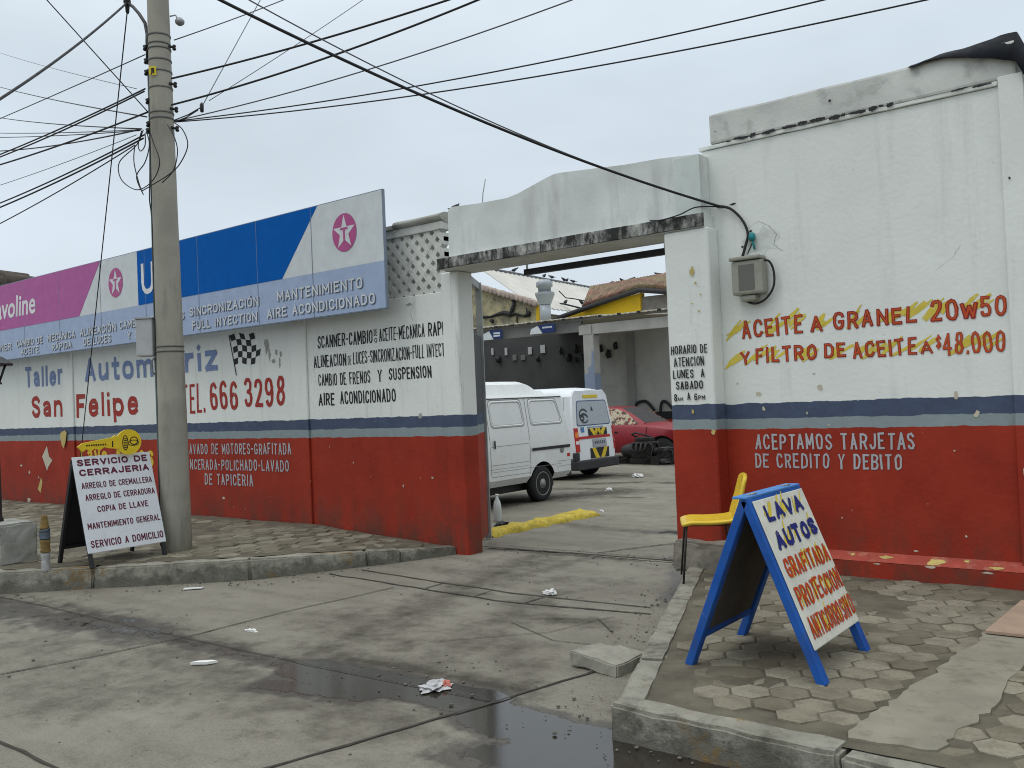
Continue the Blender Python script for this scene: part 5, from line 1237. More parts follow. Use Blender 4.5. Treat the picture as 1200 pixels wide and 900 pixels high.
m = MB(); m.lathe([(.021, .341), (.021, .365)], (bq.x, bq.y, 0), n=12); part(m, 'cap', M_TWHITE, bt)
rq = on_z(588, 617, .01)
crumple('oily_rag', tuple(rq), (.10, .08, .05), M_BLACKP, 'black oily rag beside the plastic bottle', 'rag', seed=3)
m = MB(); rr = []
for i in range(26):
    t = i/25; x = -6.93+.12*t+.03*math.sin(i*1.3); y = 8.15+2.15*t; h = .09+.02*noise.noise((i*.7, 0, 0)); wd = .17+.03*noise.noise((i*.9, 3, 0)); 
    if i in (0, 25): h *= .6
    rr.append([(x+wd*math.cos(a), y, -.02+h*1.15*math.sin(a)**.6) for a in [math.pi*k/10 for k in range(11)]])
m.loft(rr, closed=False); m.rough(.04, 5); m.rough(.02, 14)
tag(m.build('yellow_kerb', M_YKERB), 'lumpy yellow painted kerb on the yard floor inside the gate', 'kerb')

# grit and small debris swept along the kerbs
rnd = random.Random(21); m = MB()
def pebble(x, y, z, r):
    b = bmesh.new(); bmesh.ops.create_icosphere(b, subdivisions=1, radius=r)
    for v in b.verts: v.co = Vector((v.co.x*rnd.uniform(.7, 1.3)+x, v.co.y*rnd.uniform(.7, 1.3)+y, v.co.z*.6+z))
    m.add(b)
for (x0, y0, x1, y1, n_, sp_) in ((-2.5, 3.5, -3.6, 6.5, 110, .12), (-2.3, 3.45, 0, 3.42, 60, .10), (-9, 3.45, -7.2, 5.0, 70, .14), (-7.2, 5.0, -6.4, 6.9, 90, .12), (-6.0, 7.6, -4, 7.7, 110, .12), (-4.6, 3.75, -3.2, 3.8, 60, .25), (-5, 5, -4, 6.5, 60, .9), (-6.8, 3, -4, 2.4, 70, .8)):
    for _ in range(n_):
        t = rnd.random(); pebble(x0+(x1-x0)*t+rnd.gauss(0, sp_), y0+(y1-y0)*t+rnd.gauss(0, sp_), .004, rnd.choice((.004, .005, .006, .008, .012)))
o = m.build('gravel', worn('grit', (.13, .12, .10), .95, .5, 9, (.05, .045, .04), .6, 0)); tag(o, 'loose grit swept along the kerbs and over the driveway joints', 'grit', kind='stuff')

# ------------------------------------------------------------------ vehicles in the yard
def lerp_prof(prof, z):
    for (y0, z0), (y1, z1) in zip(prof, prof[1:]):
        if z0 <= z <= z1: return y0+(y1-y0)*(z-z0)/max(1e-6, z1-z0)
    return prof[-1][0]
class Van:
    def __init__(s, name, label, loc, rz, paint_, w, xr, xf, zg, roof, lean):
        s.root = thing(name, label, 'van', loc, rz); s.w, s.xr, s.zg, s.roof, s.lean = w, xr, zg, roof, lean
        zr = roof(xf+1)
        s.prof = [(w*.88, .33), (w*.985, .43), (w, .62), (w, .95), (w-.02, 1.15), (w-.09, zg)]
        def ring(x, k, zk=1):
            zr = max(zg+.04, roof(x)); p = [(y*k, z) for y, z in s.prof]+[((w-.115)*k, zg+.028), ((w-.135)*k, zg+.05 if zr > zg+.1 else zg+.03), ((w-.21)*k, zr-.06*(zr-zg > .12)), ((w-.36)*k, zr-.012), ((w-.55)*k*.5, zr)]
            q = [(x-s.lx(z)*max(0, 1+(x-xr)/.9) if x > xr-.9 else x, -y, z) for y, z in p]+[(x-s.lx(z)*max(0, 1+(x-xr)/.9) if x > xr-.9 else x, y, z) for y, z in p[::-1]]
            return q
        xs = [(xf, .90), (xf+.06, .96), (xf+.2, .99)]+[(x, 1) for x in np.linspace(xf+.4, xr-.95, 9)]+[(x, 1) for x in np.linspace(xr-.85, xr-.05, 12)]+[(xr-.02, .992), (xr, .97)]
        m = MB(); m.loft([ring(x, k) for x, k in xs])
        bmesh.ops.recalc_face_normals(m.bm, faces=m.bm.faces[:])
        b = m.build('body', [paint_, M_BLACKP])
        cuts = []
        for cx in (0, xr-.8-1.9):
            c = MB(); c.lathe([(.335, -1), (.335, 1)], (cx, 0, .295), 'Y', 28, mi=1, smooth=True); c.box((cx-.335, -1, -.2), (cx+.335, 1, .294), mi=1)
            bmesh.ops.recalc_face_normals(c.bm, faces=c.bm.faces[:])
            cu = c.build('cut', [paint_, M_BLACKP]); cuts.append(cu)
            md = b.modifiers.new('arch', 'BOOLEAN'); md.object = cu; md.operation = 'DIFFERENCE'; md.solver = 'EXACT'
            try: md.use_self = True
            except Exception: pass
        dg = bpy.context.evaluated_depsgraph_get(); dg.update()
        me = bpy.data.meshes.new_from_object(b.evaluated_get(dg)); b.modifiers.clear(); b.data = me
        me.set_sharp_from_angle(angle=R(32))
        for c in cuts: bpy.data.objects.remove(c)
        b.parent = s.root; s.body = b
        for cx in (0, xr-.8-1.9):
            for sd in (-1, 1): s.wheel(cx, sd)
        m = MB(); m.box((xf+.3, -w*.7, .2), (xr-.25, w*.7, .40)); m.tube([(-.0, -w*.85, .29), (0, w*.85, .29)], .05, 8); m.tube([(-.9, -.3, .24), (.5, -.35, .22)], .035, 8); m.build('chassis', M_GREASE, s.root)
    def lx(s, z): return s.lean*max(0, z-.55)
    def wheel(s, cx, sd):
        y0 = sd*(s.w-.17); m = MB(); Rr = .285
        m.lathe([(.18, y0), (Rr-.03, y0), (Rr, y0+sd*.03), (Rr, y0+sd*.12), (Rr-.03, y0+sd*.155), (.195, y0+sd*.16), (.18, y0+sd*.15)], (cx, 0, Rr), 'Y', 28)
        w_ = m.build('wheel', M_RUBBER, s.root)
        m = MB(); m.lathe([(.02, y0+sd*.10), (.185, y0+sd*.10), (.19, y0+sd*.155), (.175, y0+sd*.157), (.165, y0+sd*.135), (.12, y0+sd*.125), (.075, y0+sd*.15), (.05, y0+sd*.155), (.045, y0+sd*.17), (.01, y0+sd*.172)], (cx, 0, Rr), 'Y', 24); rm_ = m.build('rim', M_RIM, w_)
        m = MB()
        for k in range(8):
            a = k*math.pi/4; m.lathe([(.001, y0+sd*.13), (.022, y0+sd*.131), (.001, y0+sd*.132)], (cx+.14*math.cos(a), 0, Rr+.14*math.sin(a)), 'Y', 8)
        m.build('rim_hole', M_BLACKP, w_, split=False)
    def S(s, x, z, off, sd=-1): return Vector((x, sd*(lerp_prof(s.prof, z)+off), z))
    def rrect(s, x0, x1, z0, z1, r, top_shift=0):
        c = []
        for (cx, cz, a0) in ((x1-r, z0+r, -90), (x1-r, z1-r, 0), (x0+r, z1-r, 90), (x0+r, z0+r, 180)):
            for k in range(5): a = R(a0+k*22.5); c.append((cx+r*math.cos(a), cz+r*math.sin(a)))
        return [(x+(top_shift*(z-z0)/(z1-z0) if x > (x0+x1)/2 else 0), z) for x, z in c]
    def ringstrip(s, m, outer, inner, o0, o1, sd=-1):
        n = len(outer)
        A = [m.bm.verts.new(s.S(x, z, o0, sd)) for x, z in outer]; B = [m.bm.verts.new(s.S(x, z, o1, sd)) for x, z in inner]
        for k in range(n): m.bm.faces.new((A[k], A[(k+1)%n], B[(k+1)%n], B[k]))
    def sideline(s, m, x0, z0, x1, z1, wd, off=.004, sd=-1, n=6):
        L = math.hypot(x1-x0, z1-z0); nx, nz = -(z1-z0)/L*wd/2, (x1-x0)/L*wd/2; prev = None
        for i in range(n+1):
            t = i/n; x = x0+(x1-x0)*t; z = z0+(z1-z0)*t
            c = (m.bm.verts.new(s.S(x+nx, z+nz, off, sd)), m.bm.verts.new(s.S(x-nx, z-nz, off, sd)))
            if prev: m.bm.faces.new((prev[0], prev[1], c[1], c[0]))
            prev = c
def shrink(c, d):
    cx = sum(p[0] for p in c)/len(c); cz = sum(p[1] for p in c)/len(c); w_ = max(p[0] for p in c)-cx; h_ = max(p[1] for p in c)-cz
    return [(cx+(x-cx)*(1-d/w_), cz+(z-cz)*(1-d/h_)) for x, z in c]
def roof1(x):
    if x < -.15: return 1.90
    if x < .55: t = (x+.15)/.70; return 1.90-.22*t*t*(3-2*t)*1.0
    return 1.68-.12*(x-.55)
v1 = Van('cargo_van', 'plain white cargo van with blanked side windows just inside the gate', (-9.085, 11.37, 0), R(90), M_VAN, .72, .80, -2.75, 1.64, roof1, .10)
m = MB(); m2 = MB(); m3 = MB()
for sd in (-1, 1):
    for x0, x1, sh in ((-1.20, -.40, -.03), (-.24, .60, -.11), (-2.05, -1.33, 0)):
        o_ = v1.rrect(x0, x1, 1.205, 1.60, .07, sh); i_ = shrink(o_, .018); i2 = shrink(o_, .030)
        v1.ringstrip(m, o_, i_, .001, .011, sd); v1.ringstrip(m, i_, i2, .011, .003, sd)
        v1.ringstrip(m2, shrink(o_, -.012), o_, .0025, .0015, sd); v1.ringstrip(m2, i2, shrink(o_, .036), .0025, .002, sd)
    for a in ((-.32, .46, -.32, 1.63, .009), (-1.27, .42, -1.27, 1.63, .009), (-1.25, .93, -.34, .935, .006), (-1.25, .66, -.34, .66, .006), (-1.25, .49, -.34, .485, .006), (-1.25, .56, .5, .56, .005), (.38, .60, .74, .60, .006), (.38, .52, .76, .52, .005), (-1.3, .60, -.36, .60, .004)): v1.sideline(m2, *a, sd=sd)
    v1.sideline(m3, -.28, .83, .74, .83, .045, .014, sd); v1.sideline(m3, -2.7, 1.628, .66, 1.628, .014, .012, sd)
    v1.sideline(m3, -1.185, .90, -1.185, 1.02, .035, .022, sd)
m.build('window_panel', M_VAN, v1.root); m2.build('panel_gap', M_VSEAM, v1.root); m3.build('trim_strip', M_BLACKP, v1.root)
m = MB(); m.box((.72, -.66, .34), (.86, .66, .52), bev=.02); m.build('bumper', M_DARKPL, v1.root)
for sd in (-1, 1):
    m = MB(); m.box((.70, sd*.62-.06, .58), (.795, sd*.62+.06, .98), bev=.015); m.build('tail_light', M_LAMPR, v1.root)
m = MB(); m.lathe([(.001, -.7255), (.055, -.7250), (.058, -.7200)], (.52, 0, .78), 'Y', 16); m.build('fuel_cap', M_VSEAM, v1.root)
m = MB(); m.box((.66, -.726, .66), (.74, -.715, .71)); m.build('side_reflector', M_LAMPR, v1.root)
m = MB(); m.box((-2.79, -.45, 1.05), (-2.76, .45, 1.5), bev=.01); m.build('windscreen', M_GLASSD, v1.root)

def roof2(x): return 1.80 if x < .1 else 1.80-.06*((x-.1)/.5)**2
v2 = Van('passenger_van', 'white van seen from behind with yellow and black warning marks on its tailgate', (-10.37, 15.03, 0), 0, M_VAN2, .725, .62, -2.95, 1.62, roof2, .10)
xr = .62
def RP(y, z, off): return Vector((xr-v2.lx(z)+off, y, z))
def rpoly(m, pts, off): f = m.bm.faces.new([m.bm.verts.new(RP(y, z, off)) for y, z in pts]); return f
Wd = .725
def fy(t): return -Wd+2*Wd*t
rr_ = v2.rrect(fy(.12), fy(.93), 1.06, 1.52, .06)
rr_ = [(y*(1-.12*(z-1.06)/.42) , z) for y, z in rr_]
m = MB(); rpoly(m, rr_, .004); wnd = m.build('rear_window', M_FILM, v2.root)
m = MB(); o2 = shrink(rr_, -.018); n = len(rr_)
A = [m.bm.verts.new(RP(y, z, .003)) for y, z in o2]; B = [m.bm.verts.new(RP(y, z, .006)) for y, z in rr_]
for k in range(n): m.bm.faces.new((A[k], A[(k+1)%n], B[(k+1)%n], B[k]))
m.build('window_seal', flat('blue_seal', (.06, .10, .20), .6), wnd)
m = MB()
def arc(cx, cz, rx, rz_, a0, a1, wd, k=14):
    for i in range(k):
        a = R(a0+(a1-a0)*i/k); b = R(a0+(a1-a0)*(i+1)/k)
        rpoly(m, [(cx+rx*math.cos(a), cz+rz_*math.sin(a)), (cx+rx*math.cos(b), cz+rz_*math.sin(b)), (cx+(rx-wd)*math.cos(b), cz+(rz_-wd)*math.sin(b)), (cx+(rx-wd)*math.cos(a), cz+(rz_-wd)*math.sin(a))], .008)
arc(-.30, 1.25, .16, .13, 30, 200, .035); arc(-.30, 1.20, .15, .09, 0, 150, .045); arc(-.28, 1.17, .13, .08, 180, 350, .03); arc(-.36, 1.19, .08, .06, 0, 360, .04)
rpoly(m, [(-.03, 1.33), (.06, 1.33), (.0, 1.43)], .008)
m.build('window_drawing', flat('drawing_dark', (.05, .055, .06), .6), wnd)
for sd in (-1, 1):
    m = MB(); y0, y1 = sorted((sd*.70, sd*(.57 if sd < 0 else .665)))
    for z0, z1, nm, mt_ in ((.56, .73, 'lower_lens', M_LAMPR), (.731, .79, 'white_lens', M_TWHITE), (.791, .90, 'amber_lens', M_LAMPO), (.901, 1.0, 'upper_lens', M_LAMPR)):
        pass
    m.prism([RP(y0, .55, -.03), RP(y1, .55, -.03), RP(y1, 1.01, -.03), RP(y0, 1.01, -.03)], (.045, 0, 0)); tl = m.build('tail_light', M_LAMPR, v2.root)
    for z0, z1, nm, mt_ in ((.70, .76, 'white_lens', M_TWHITE), (.83, .93, 'amber_lens', M_LAMPO)):
        m = MB(); m.prism([RP(y0+.015, z0, .012), RP(y1-.015, z0, .012), RP(y1-.015, z1, .012), RP(y0+.015, z1, .012)], (.008, 0, 0)); m.build(nm, mt_, tl)
m = MB(); m.prism([RP(-.565, .79, .001), RP(.565, .79, .001), RP(.565, .84, .001), RP(-.565, .84, .001)], (.006, 0, 0)); m.build('red_band', M_LAMPR, v2.root)
m = MB(); m2 = MB()
for z0, z1 in ((.845, .985), (.40, .60)):
    yl, yh = fy(.36), fy(.82)
    m.prism([RP(yl, z0, .008), RP(yh, z0, .008), RP(yh, z1, .008), RP(yl, z1, .008)], (.003, 0, 0))
    c = (yl+yh)/2
    for sg in (-1, 1):
        for k in ((.30, .17), (.04, -.07)) if z0 > .6 else ((.28, .16),):
            a, b = k
            m2.prism([RP(c+sg*a, z1, .0125), RP(c+sg*(a-.12), z1, .0125), RP(c+sg*(b-.14 if b > 0 else b-.05), z0, .0125), RP(c+sg*b, z0, .0125)], (.002, 0, 0))
m.build('warning_panel', M_BLACKP, v2.root); m2.build('warning_stripe', M_HAZY, v2.root)
m = MB(); m.prism([RP(fy(.44), .62, .008), RP(fy(.77), .62, .008), RP(fy(.77), .77, .008), RP(fy(.44), .77, .008)], (.01, 0, 0)); pl_ = m.build('number_plate', flat('plate', (.32, .34, .36), .5), v2.root)
m = MB()
for i in range(6): rpoly(m, [(fy(.47+.045*i), .67), (fy(.47+.045*i)+.04, .67), (fy(.47+.045*i)+.04, .73), (fy(.47+.045*i), .73)], .0195)
m.build('plate_mark', flat('plate_dark', (.08, .09, .1), .6), pl_)
m = MB(); m.prism([RP(fy(.33), 1.585, .004), RP(fy(.68), 1.585, .004), RP(fy(.68), 1.645, .004), RP(fy(.33), 1.645, .004)], (.006, 0, 0)); m.build('yellow_band', M_HAZY, v2.root)
m = MB()
for i in range(15):
    y = fy(.35+.40*i/15); rpoly(m, [(y, .995), (y+.022, .995), (y+.022, 1.018), (y, 1.018)], .004)
rpoly(m, [(fy(.19), .92), (fy(.27), .92), (fy(.27), 1.02), (fy(.19), 1.02)], .004); m.build('blue_sticker', flat('sticker_blue', (.07, .18, .36), .5), v2.root)
m = MB(); m.box((xr-.12, -.74, .20), (xr+.07, .74, .385), bev=.03); m.box((xr-.5, -.745, .22), (xr-.121, -.70, .42), bev=.02); m.box((xr-.06, -.745, .386), (xr+.02, -.60, .54), bev=.02); m.build('bumper', M_DARKPL, v2.root)
m = MB(); m2 = MB()
for sd in (-1, 1):
    for x0, x1 in ((-.62, .20), (-1.6, -.75)):
        o_ = v2.rrect(x0, x1, 1.12, 1.52, .07, -.05); f = m.bm.faces.new([m.bm.verts.new(v2.S(x, z, .004, sd)) for x, z in o_])
    for a in ((.40, .45, .33, 1.60, .01), (-.68, .42, -.68, 1.6, .01)): v2.sideline(m2, *a, sd=sd)
m.build('side_window', M_GLASSD, v2.root); m2.build('panel_gap', M_VSEAM, v2.root)

car = thing('red_car', 'red saloon car with papered windows and stripped front in the yard', 'car', (-10.5, 19.8, 0))
def car_ring(x, w_, zb, zt, crown=.03):
    h = [(w_*.9, zb), (w_, zb+.15), (w_*1.01, zb+.35), (w_*.985, zt-.08), (w_*.93, zt-.02), (w_*.5, zt+crown*.7), (0, zt+crown)]
    return [(x, -y, z) for y, z in h]+[(x, y, z) for y, z in h[-2::-1]]
m = MB(); m.loft([car_ring(x, w_, zb, zt) for x, w_, zb, zt in ((-3.15, .66, .42, .80), (-3.0, .76, .30, .90), (-2.4, .80, .24, .93), (-1.5, .81, .20, .92), (-.65, .81, .20, .90), (-.40, .80, .22, .88), (.05, .79, .25, .84), (.30, .74, .40, .76))])
b = m.build('body', [M_REDCAR, M_BLACKP])
cuts = []
for cx in (.02, -2.42):
    c = MB(); c.lathe([(.33, -1), (.33, 1)], (cx, 0, .29), 'Y', 24, mi=1); c.box((cx-.33, -1, -.2), (cx+.33, 1, .289), mi=1); bmesh.ops.recalc_face_normals(c.bm, faces=c.bm.faces[:])
    cu = c.build('cut', [M_REDCAR, M_BLACKP]); cuts.append(cu); md = b.modifiers.new('a', 'BOOLEAN'); md.object = cu; md.operation = 'DIFFERENCE'; md.solver = 'EXACT'; md.use_self = True
dg = bpy.context.evaluated_depsgraph_get(); dg.update(); me = bpy.data.meshes.new_from_object(b.evaluated_get(dg)); b.modifiers.clear(); b.data = me
me.set_sharp_from_angle(angle=R(40))
for c in cuts: bpy.data.objects.remove(c)
b.parent = car
def cab_ring(x, w0, w1, zt): return [(x, -w0, .86), (x, -w1, zt-.05), (x, -w1*.8, zt), (x, w1*.8, zt), (x, w1, zt-.05), (x, w0, .86)]
m = MB(); m.loft([cab_ring(-2.75, .72, .66, .90), cab_ring(-2.25, .74, .60, 1.27), cab_ring(-1.9, .75, .58, 1.33), cab_ring(-1.25, .75, .58, 1.30), cab_ring(-.95, .75, .62, 1.16), cab_ring(-.55, .74, .68, .92)], smooth=False)
for f in m.bm.faces:
    c_ = f.calc_center_median()
    if (c_.x > -1.2 or c_.x < -2.3) and abs(c_.y) < .5 and c_.z > .95: f.material_index = 1
m.build('cabin', [M_REDCAR, flat('dusty_glass', (.05, .045, .045), .55, .2)], car)
m = MB()
for sd in (-1, 1):
    def cs(x, z, off): return (x, sd*(.75-.16*(z-.86)/.42+off), z)
    for pts in (((-1.55, .89), (-.60, .89), (-.98, 1.17), (-1.28, 1.275), (-1.55, 1.29)), ((-2.5, .92), (-1.62, .90), (-1.62, 1.265), (-1.95, 1.27), (-2.2, 1.22))):
        m.bm.faces.new([m.bm.verts.new(cs(x, z, .022)) for x, z in pts])
m.build('side_window', M_PAPER, car)
m = MB()
for sd in (-1, 1):
    for x0, z0, x1, z1 in ((-.42, .25, -.38, .84), (-1.58, .22, -1.58, .86)):
        m.prism([(x0, sd*.818, z0), (x0+.012, sd*.818, z0), (x1+.012, sd*.80, z1), (x1, sd*.80, z1)], (0, sd*.004, 0))
    m.box((-1.35, sd*.82-.01, .70), (-1.18, sd*.82+.01, .725))
m.build('door_gap', M_BLACKP, car)
for cx, sd in ((.02, -1), (-2.42, -1), (.02, 1), (-2.42, 1)):
    m = MB(); y0 = sd*.62; m.lathe([(.05, y0), (.26, y0), (.28, y0+sd*.03), (.28, y0+sd*.13), (.25, y0+sd*.15), (.05, y0+sd*.14)], (cx, 0, .28), 'Y', 20); m.build('wheel', M_RUBBER, car)
eng = thing('engine', 'greasy black engine and gearbox standing on the yard floor before the red car', 'engine', (-10.55, 18.35, 0))
def ej(nm, f, mat=M_GREASE):
    m = MB(); f(m); m.rough(.015, 9); m.build(nm, mat, eng)
ej('block', lambda m: (m.box((-.26, -.22, .15), (.25, .22, .52), bev=.03), m.box((-.20, -.12, .521), (.2, .12, .62), bev=.02)))
ej('gearbox', lambda m: m.lathe([(.05, -.62), (.13, -.58), (.16, -.45), (.19, -.30), (.20, -.262)], (0, 0, .3), 'X', 14))
ej('pulley', lambda m: (m.lathe([(.03, .251), (.11, .255), (.11, .30), (.03, .31)], (0, 0, .27), 'X', 16), m.lathe([(.03, .251), (.06, .255), (.06, .29)], (0, .12, .45), 'X', 12)))
ej('manifold', lambda m: [m.tube([(-.18+.12*k, -.2, .48), (-.18+.12*k, -.30, .47), (-.18+.12*k, -.34, .36), (0, -.36, .26)], .025, 8) for k in range(4)])
ej('hose', lambda m: (m.tube([(-.25, .1, .6), (-.35, 0, .68), (-.2, -.1, .72), (.05, -.05, .66), (.2, .1, .58)], .02, 8), m.tube([(.2, -.2, .5), (.34, -.25, .42), (.3, -.28, .2), (.1, -.3, .08)], .018, 8)), M_CABLE)
ej('stand', lambda m: (m.box((-.3, -.24, 0), (.3, -.17, .149)), m.box((-.3, .17, 0), (.3, .24, .149)), m.box((.3, -.3, .0), (.5, .3, .2))), M_GREASE)
rock('gearbox_casing', (-10.15, 18.1, 0), (-9.8, 18.5, .38), M_GREASE, 'dark greasy gearbox casing right of the engine on the yard floor', 'car part', R(10), .05, bev=.05)
rock('oil_pan', (-11.25, 18.2, 0), (-10.95, 18.5, .14), M_GREASE, 'flat black oil pan lying left of the engine', 'car part', R(25), .03, bev=.03)

# ------------------------------------------------------------------ shed and yard wall
SYd = 21.6
def sp(px, py, Y=SYd): return at(px, py, Y)
shed = thing('open_shed', 'open fronted work shed with a grey painted beam and blue footed column', 'shed', tuple(sp(697, 470)*Vector((1, 1, 0)) if False else (-14, SYd, 0)))
zE = sp(690, 370).z; xC = sp(695, 455).x
m = MB()
z_roof = sp(640, 379).z
X0, X1 = sp(540, 400).x, -4.5
pr_ = []; n = 120
for (xa, xb, dep) in ((X0, xC+.4, 8.5), (xC+.41, X1, 1.3)):
    ring0, ring1 = [], []
    k = int((xb-xa)/.09)
    R0 = [(xa+(xb-xa)*i/k, SYd-.25, sp(690, 370).z-.05+.008*math.cos(i*math.pi)) for i in range(k+1)]
    R1 = [(x, y+dep, z+.5*dep/8.5) for x, y, z in R0]
    m.loft([R0, R1], closed=False, smooth=False)
o = part(m, 'roof_sheet', M_SHEDROOF, shed, split=False); md = o.modifiers.new('t', 'SOLIDIFY'); md.thickness = .03
zf1 = sp(690, 371).z-.10; zf0 = sp(640, 393).z
m = MB(); m.box((X0, SYd-.08, zf0), (xC-.26, SYd+.04, zf1), bev=.01); part(m, 'fascia', worn('fascia_grey', (.20, .20, .19), .8, .15, 2, (.1, .1, .09), .4, .1), shed)
zb0, zb1 = sp(740, 387).z-.02, sp(740, 373).z
m = MB(); m.box((xC-.25, SYd-.12, zb0), (X1, SYd+.14, zb1-.05), bev=.012); part(m, 'beam', M_SHEDBEAM, shed)
m = MB(); m.box((xC-.30, SYd-.16, zb0-.0), (xC+.12, SYd-.121, zb1-.08), bev=.01); part(m, 'bracket', M_SHEDBEAM, shed)
m = MB(); m.box((X0, SYd-.05, zf1+.002), (X1, SYd+.05, zf1+.06)); part(m, 'purlin', M_SHEDBEAM, shed)
for xc in (xC, xC-7.5, xC+6.5):
    m = MB(); m.box((xc-.17, SYd-.15, 2.25), (xc+.17, SYd+.17, zb0-.002), bev=.012); part(m, 'column', M_SHEDBEAM, shed)
    m = MB(); m.box((xc-.175, SYd-.155, 0), (xc+.175, SYd+.175, 2.249), bev=.012); part(m, 'column_foot', flat('column_blue', (.20, .25, .34), .7), shed)
m = MB(); pts = [(xC-.04, 2.25), (xC+.176, 2.25), (xC+.176, 2.85), (xC+.11, 2.95), (xC+.08, 2.5), (xC-.02, 2.42)]
m.prism([(x, SYd-.1585, z) for x, z in pts], (0, .003, 0)); part(m, 'peeling_patch', flat('column_blue2', (.20, .25, .34), .7), shed)
m = MB()
for i in range(22):
    x = X0+.4+i*.62; m.box((x, SYd-.30, zf1+.03), (x+.09, SYd-.255, zf1+.085))
part(m, 'roof_hook', M_BLACKP, shed)
YB = 27.0
bw = thing('yard_wall', 'back wall of the yard with black and red bands behind the red car', 'wall', (-12, YB, 0))
zk1, zk0 = at(745, 483, YB).z, at(745, 492, YB).z
xS = at(702, 430, YB).x
m = MB(); m.box((-25, YB, zk1), (xS-.001, YB+.25, 4.3)); part(m, 'shaded_wall', M_SHEDWALL_SHADE, bw)  # left of the column: shade under the deep roof painted as darker colour
m = MB(); m.box((xS, YB+.0, zk1), (2, YB+.25, 4.3)); part(m, 'grey_wall', M_SHEDWALL, bw)
m = MB(); m.box((-25, YB-.02, zk0), (2, YB+.25, zk1-.002)); part(m, 'black_band', flat('band_black', (.022, .022, .024), .7), bw)
m = MB(); m.box((-25, YB-.021, -.1), (2, YB+.25, zk0-.002)); part(m, 'red_band', flat('band_red', (.36, .035, .03), .7), bw)
xp = at(740, 430, YB).x
m = MB(); m.box((xp-.12, YB-.12, 0.3), (xp+.14, YB-.022, 4.3)); part(m, 'pilaster', worn('light_grey_wall', (.28, .28, .265), .9, .1, 2, (.1, .1, .1), .3, .1), bw)
m = MB(); m.box((-25, YB-8, -.05), (-24.8, YB, 4.3)); part(m, 'end_wall', M_SHEDWALL_SHADE, bw)
YH = YB-.05
for k, (x, y, w_, h, lt) in enumerate(((577, 412, 2.2, 8, 1), (593, 412, 2.6, 9, 1), (603, 419, 4, 7, 2), (613, 419, 5, 6, 2), (621, 411, 4, 9, 1), (636, 409, 5, 10, 1), (585, 421, 5, 7, 0), (631, 420, 3, 7, 0), (658, 411, 2.5, 9, 0), (667, 419, 5, 9, 0), (676, 409, 4, 10, 0), (676, 421, 3, 6, 0), (684, 419, 3, 8, 0), (705, 408, 4, 9, 0), (714, 415, 5, 10, 0), (722, 405, 4, 9, 0))):
    a = at(x-w_/2, y+h/2, YH); b = at(x+w_/2, y-h/2, YH)
    if lt:
        m = MB(); m.box((a.x, YH-.01, a.z), (b.x, YH+.01, b.z), bev=.004)
        tag(m.build('wall_card', flat('pale_card', (.40, .41, .40), .7) if lt == 1 else flat('grey_card', (.15, .15, .145), .7)), 'pale card hanging high on the shaded rear wall of the shed' if lt == 1 else 'grey card pinned in the lower row on the shaded rear wall of the shed', 'card', 'cards on the shed wall' if lt == 1 else 'grey cards on the shed wall')
    else:
        m = MB(); cx = (a.x+b.x)/2; m.tube([(cx, YH-.04, b.z), (cx-.02, YH-.05, (a.z+b.z)/2), (cx+.02, YH-.05, a.z)], [(b.x-a.x)*.3, (b.x-a.x)*.5, (b.x-a.x)*.42], 8); m.rough(.03, 7, k)
        tag(m.build('hanging_part', M_BLACKP), 'dark car part hanging on the rear wall of the shed', 'car part', 'car parts hanging in the shed')
for k, (px, lab) in enumerate((((745, 757, 767), 'looped black hose hanging on the yard wall above the red car'), ((774, 780, 790), 'looped black hose on the yard wall next to the gateway pillar'))):
    p = [at(px[0], 483, YB-.08), at(px[0]+1, 473, YB-.08), at(px[1]-2, 470, YB-.08), at(px[1]+3, 473, YB-.08), at(px[2], 481, YB-.08)]
    tag(coil(p, .05).build('hose', M_CABLE), lab, 'hose', 'hoses on the yard wall')
for (xa, ya, xb, yb, lab) in ((575, 386, 588, 398, 'small dark blue sign under the shed roof beside the gate leaf'), (632, 379, 650, 391, 'small dark blue sign under the shed roof, further right of the two')):
    a = sp(xa, yb, SYd-.3); b = sp(xb, ya, SYd-.3); sgn = thing('hanging_sign', lab, 'sign', ((a.x+b.x)/2, SYd-.3, a.z), group='blue signs under the shed roof')
    y = SYd-.3; sl_ = .12
    m = MB(); m.prism([(a.x+sl_, y, a.z), (b.x, y, a.z), (b.x, y, b.z), (a.x-.05, y, b.z)], (0, .03, 0)); part(m, 'panel', M_BLUESIGN, sgn)
    m = MB(); m.prism([(a.x-.34, y+.002, a.z), (a.x+sl_-.01, y+.002, a.z), (a.x-.06, y+.002, b.z-.02), (a.x-.30, y+.002, b.z-.1)], (0, .025, 0)); part(m, 'silver_corner', M_SGREY, sgn)
    m = MB()
    for r_ in range(2 if xa < 600 else 1):
        for i in range(5):
            x = a.x+.12+(b.x-a.x-.2)*i/5; zz = a.z+(b.z-a.z)*(.55-.28*r_); m.box((x, y-.004, zz), (x+.05, y-.001, zz+.05))
    part(m, 'worn_mark', M_SGREY, sgn)
vt = thing('roof_vent', 'grey metal vent stack with a flared cowl on the shed roof', 'vent', (-16, 23, 3.9))
YV = 23.2
def vr(xa, xb, y): a = at(xa, y, YV); b = at(xb, y, YV); return ((b.x-a.x)/2*.86, (a.z+b.z)/2)
cxv = at(639, 360, YV).x
prof = [vr(633, 645, 380), vr(633, 645, 357.5), vr(632.5, 645.5, 357), vr(627, 649, 345.5), vr(627, 649, 343), vr(632, 646, 342), vr(631, 646, 337), vr(628.5, 647, 336), vr(628.5, 647, 331), vr(633, 644, 328)]
m = MB(); m.lathe(prof[:2], (cxv, YV, 0), n=12); part(m, 'stack', M_DUCT, vt)
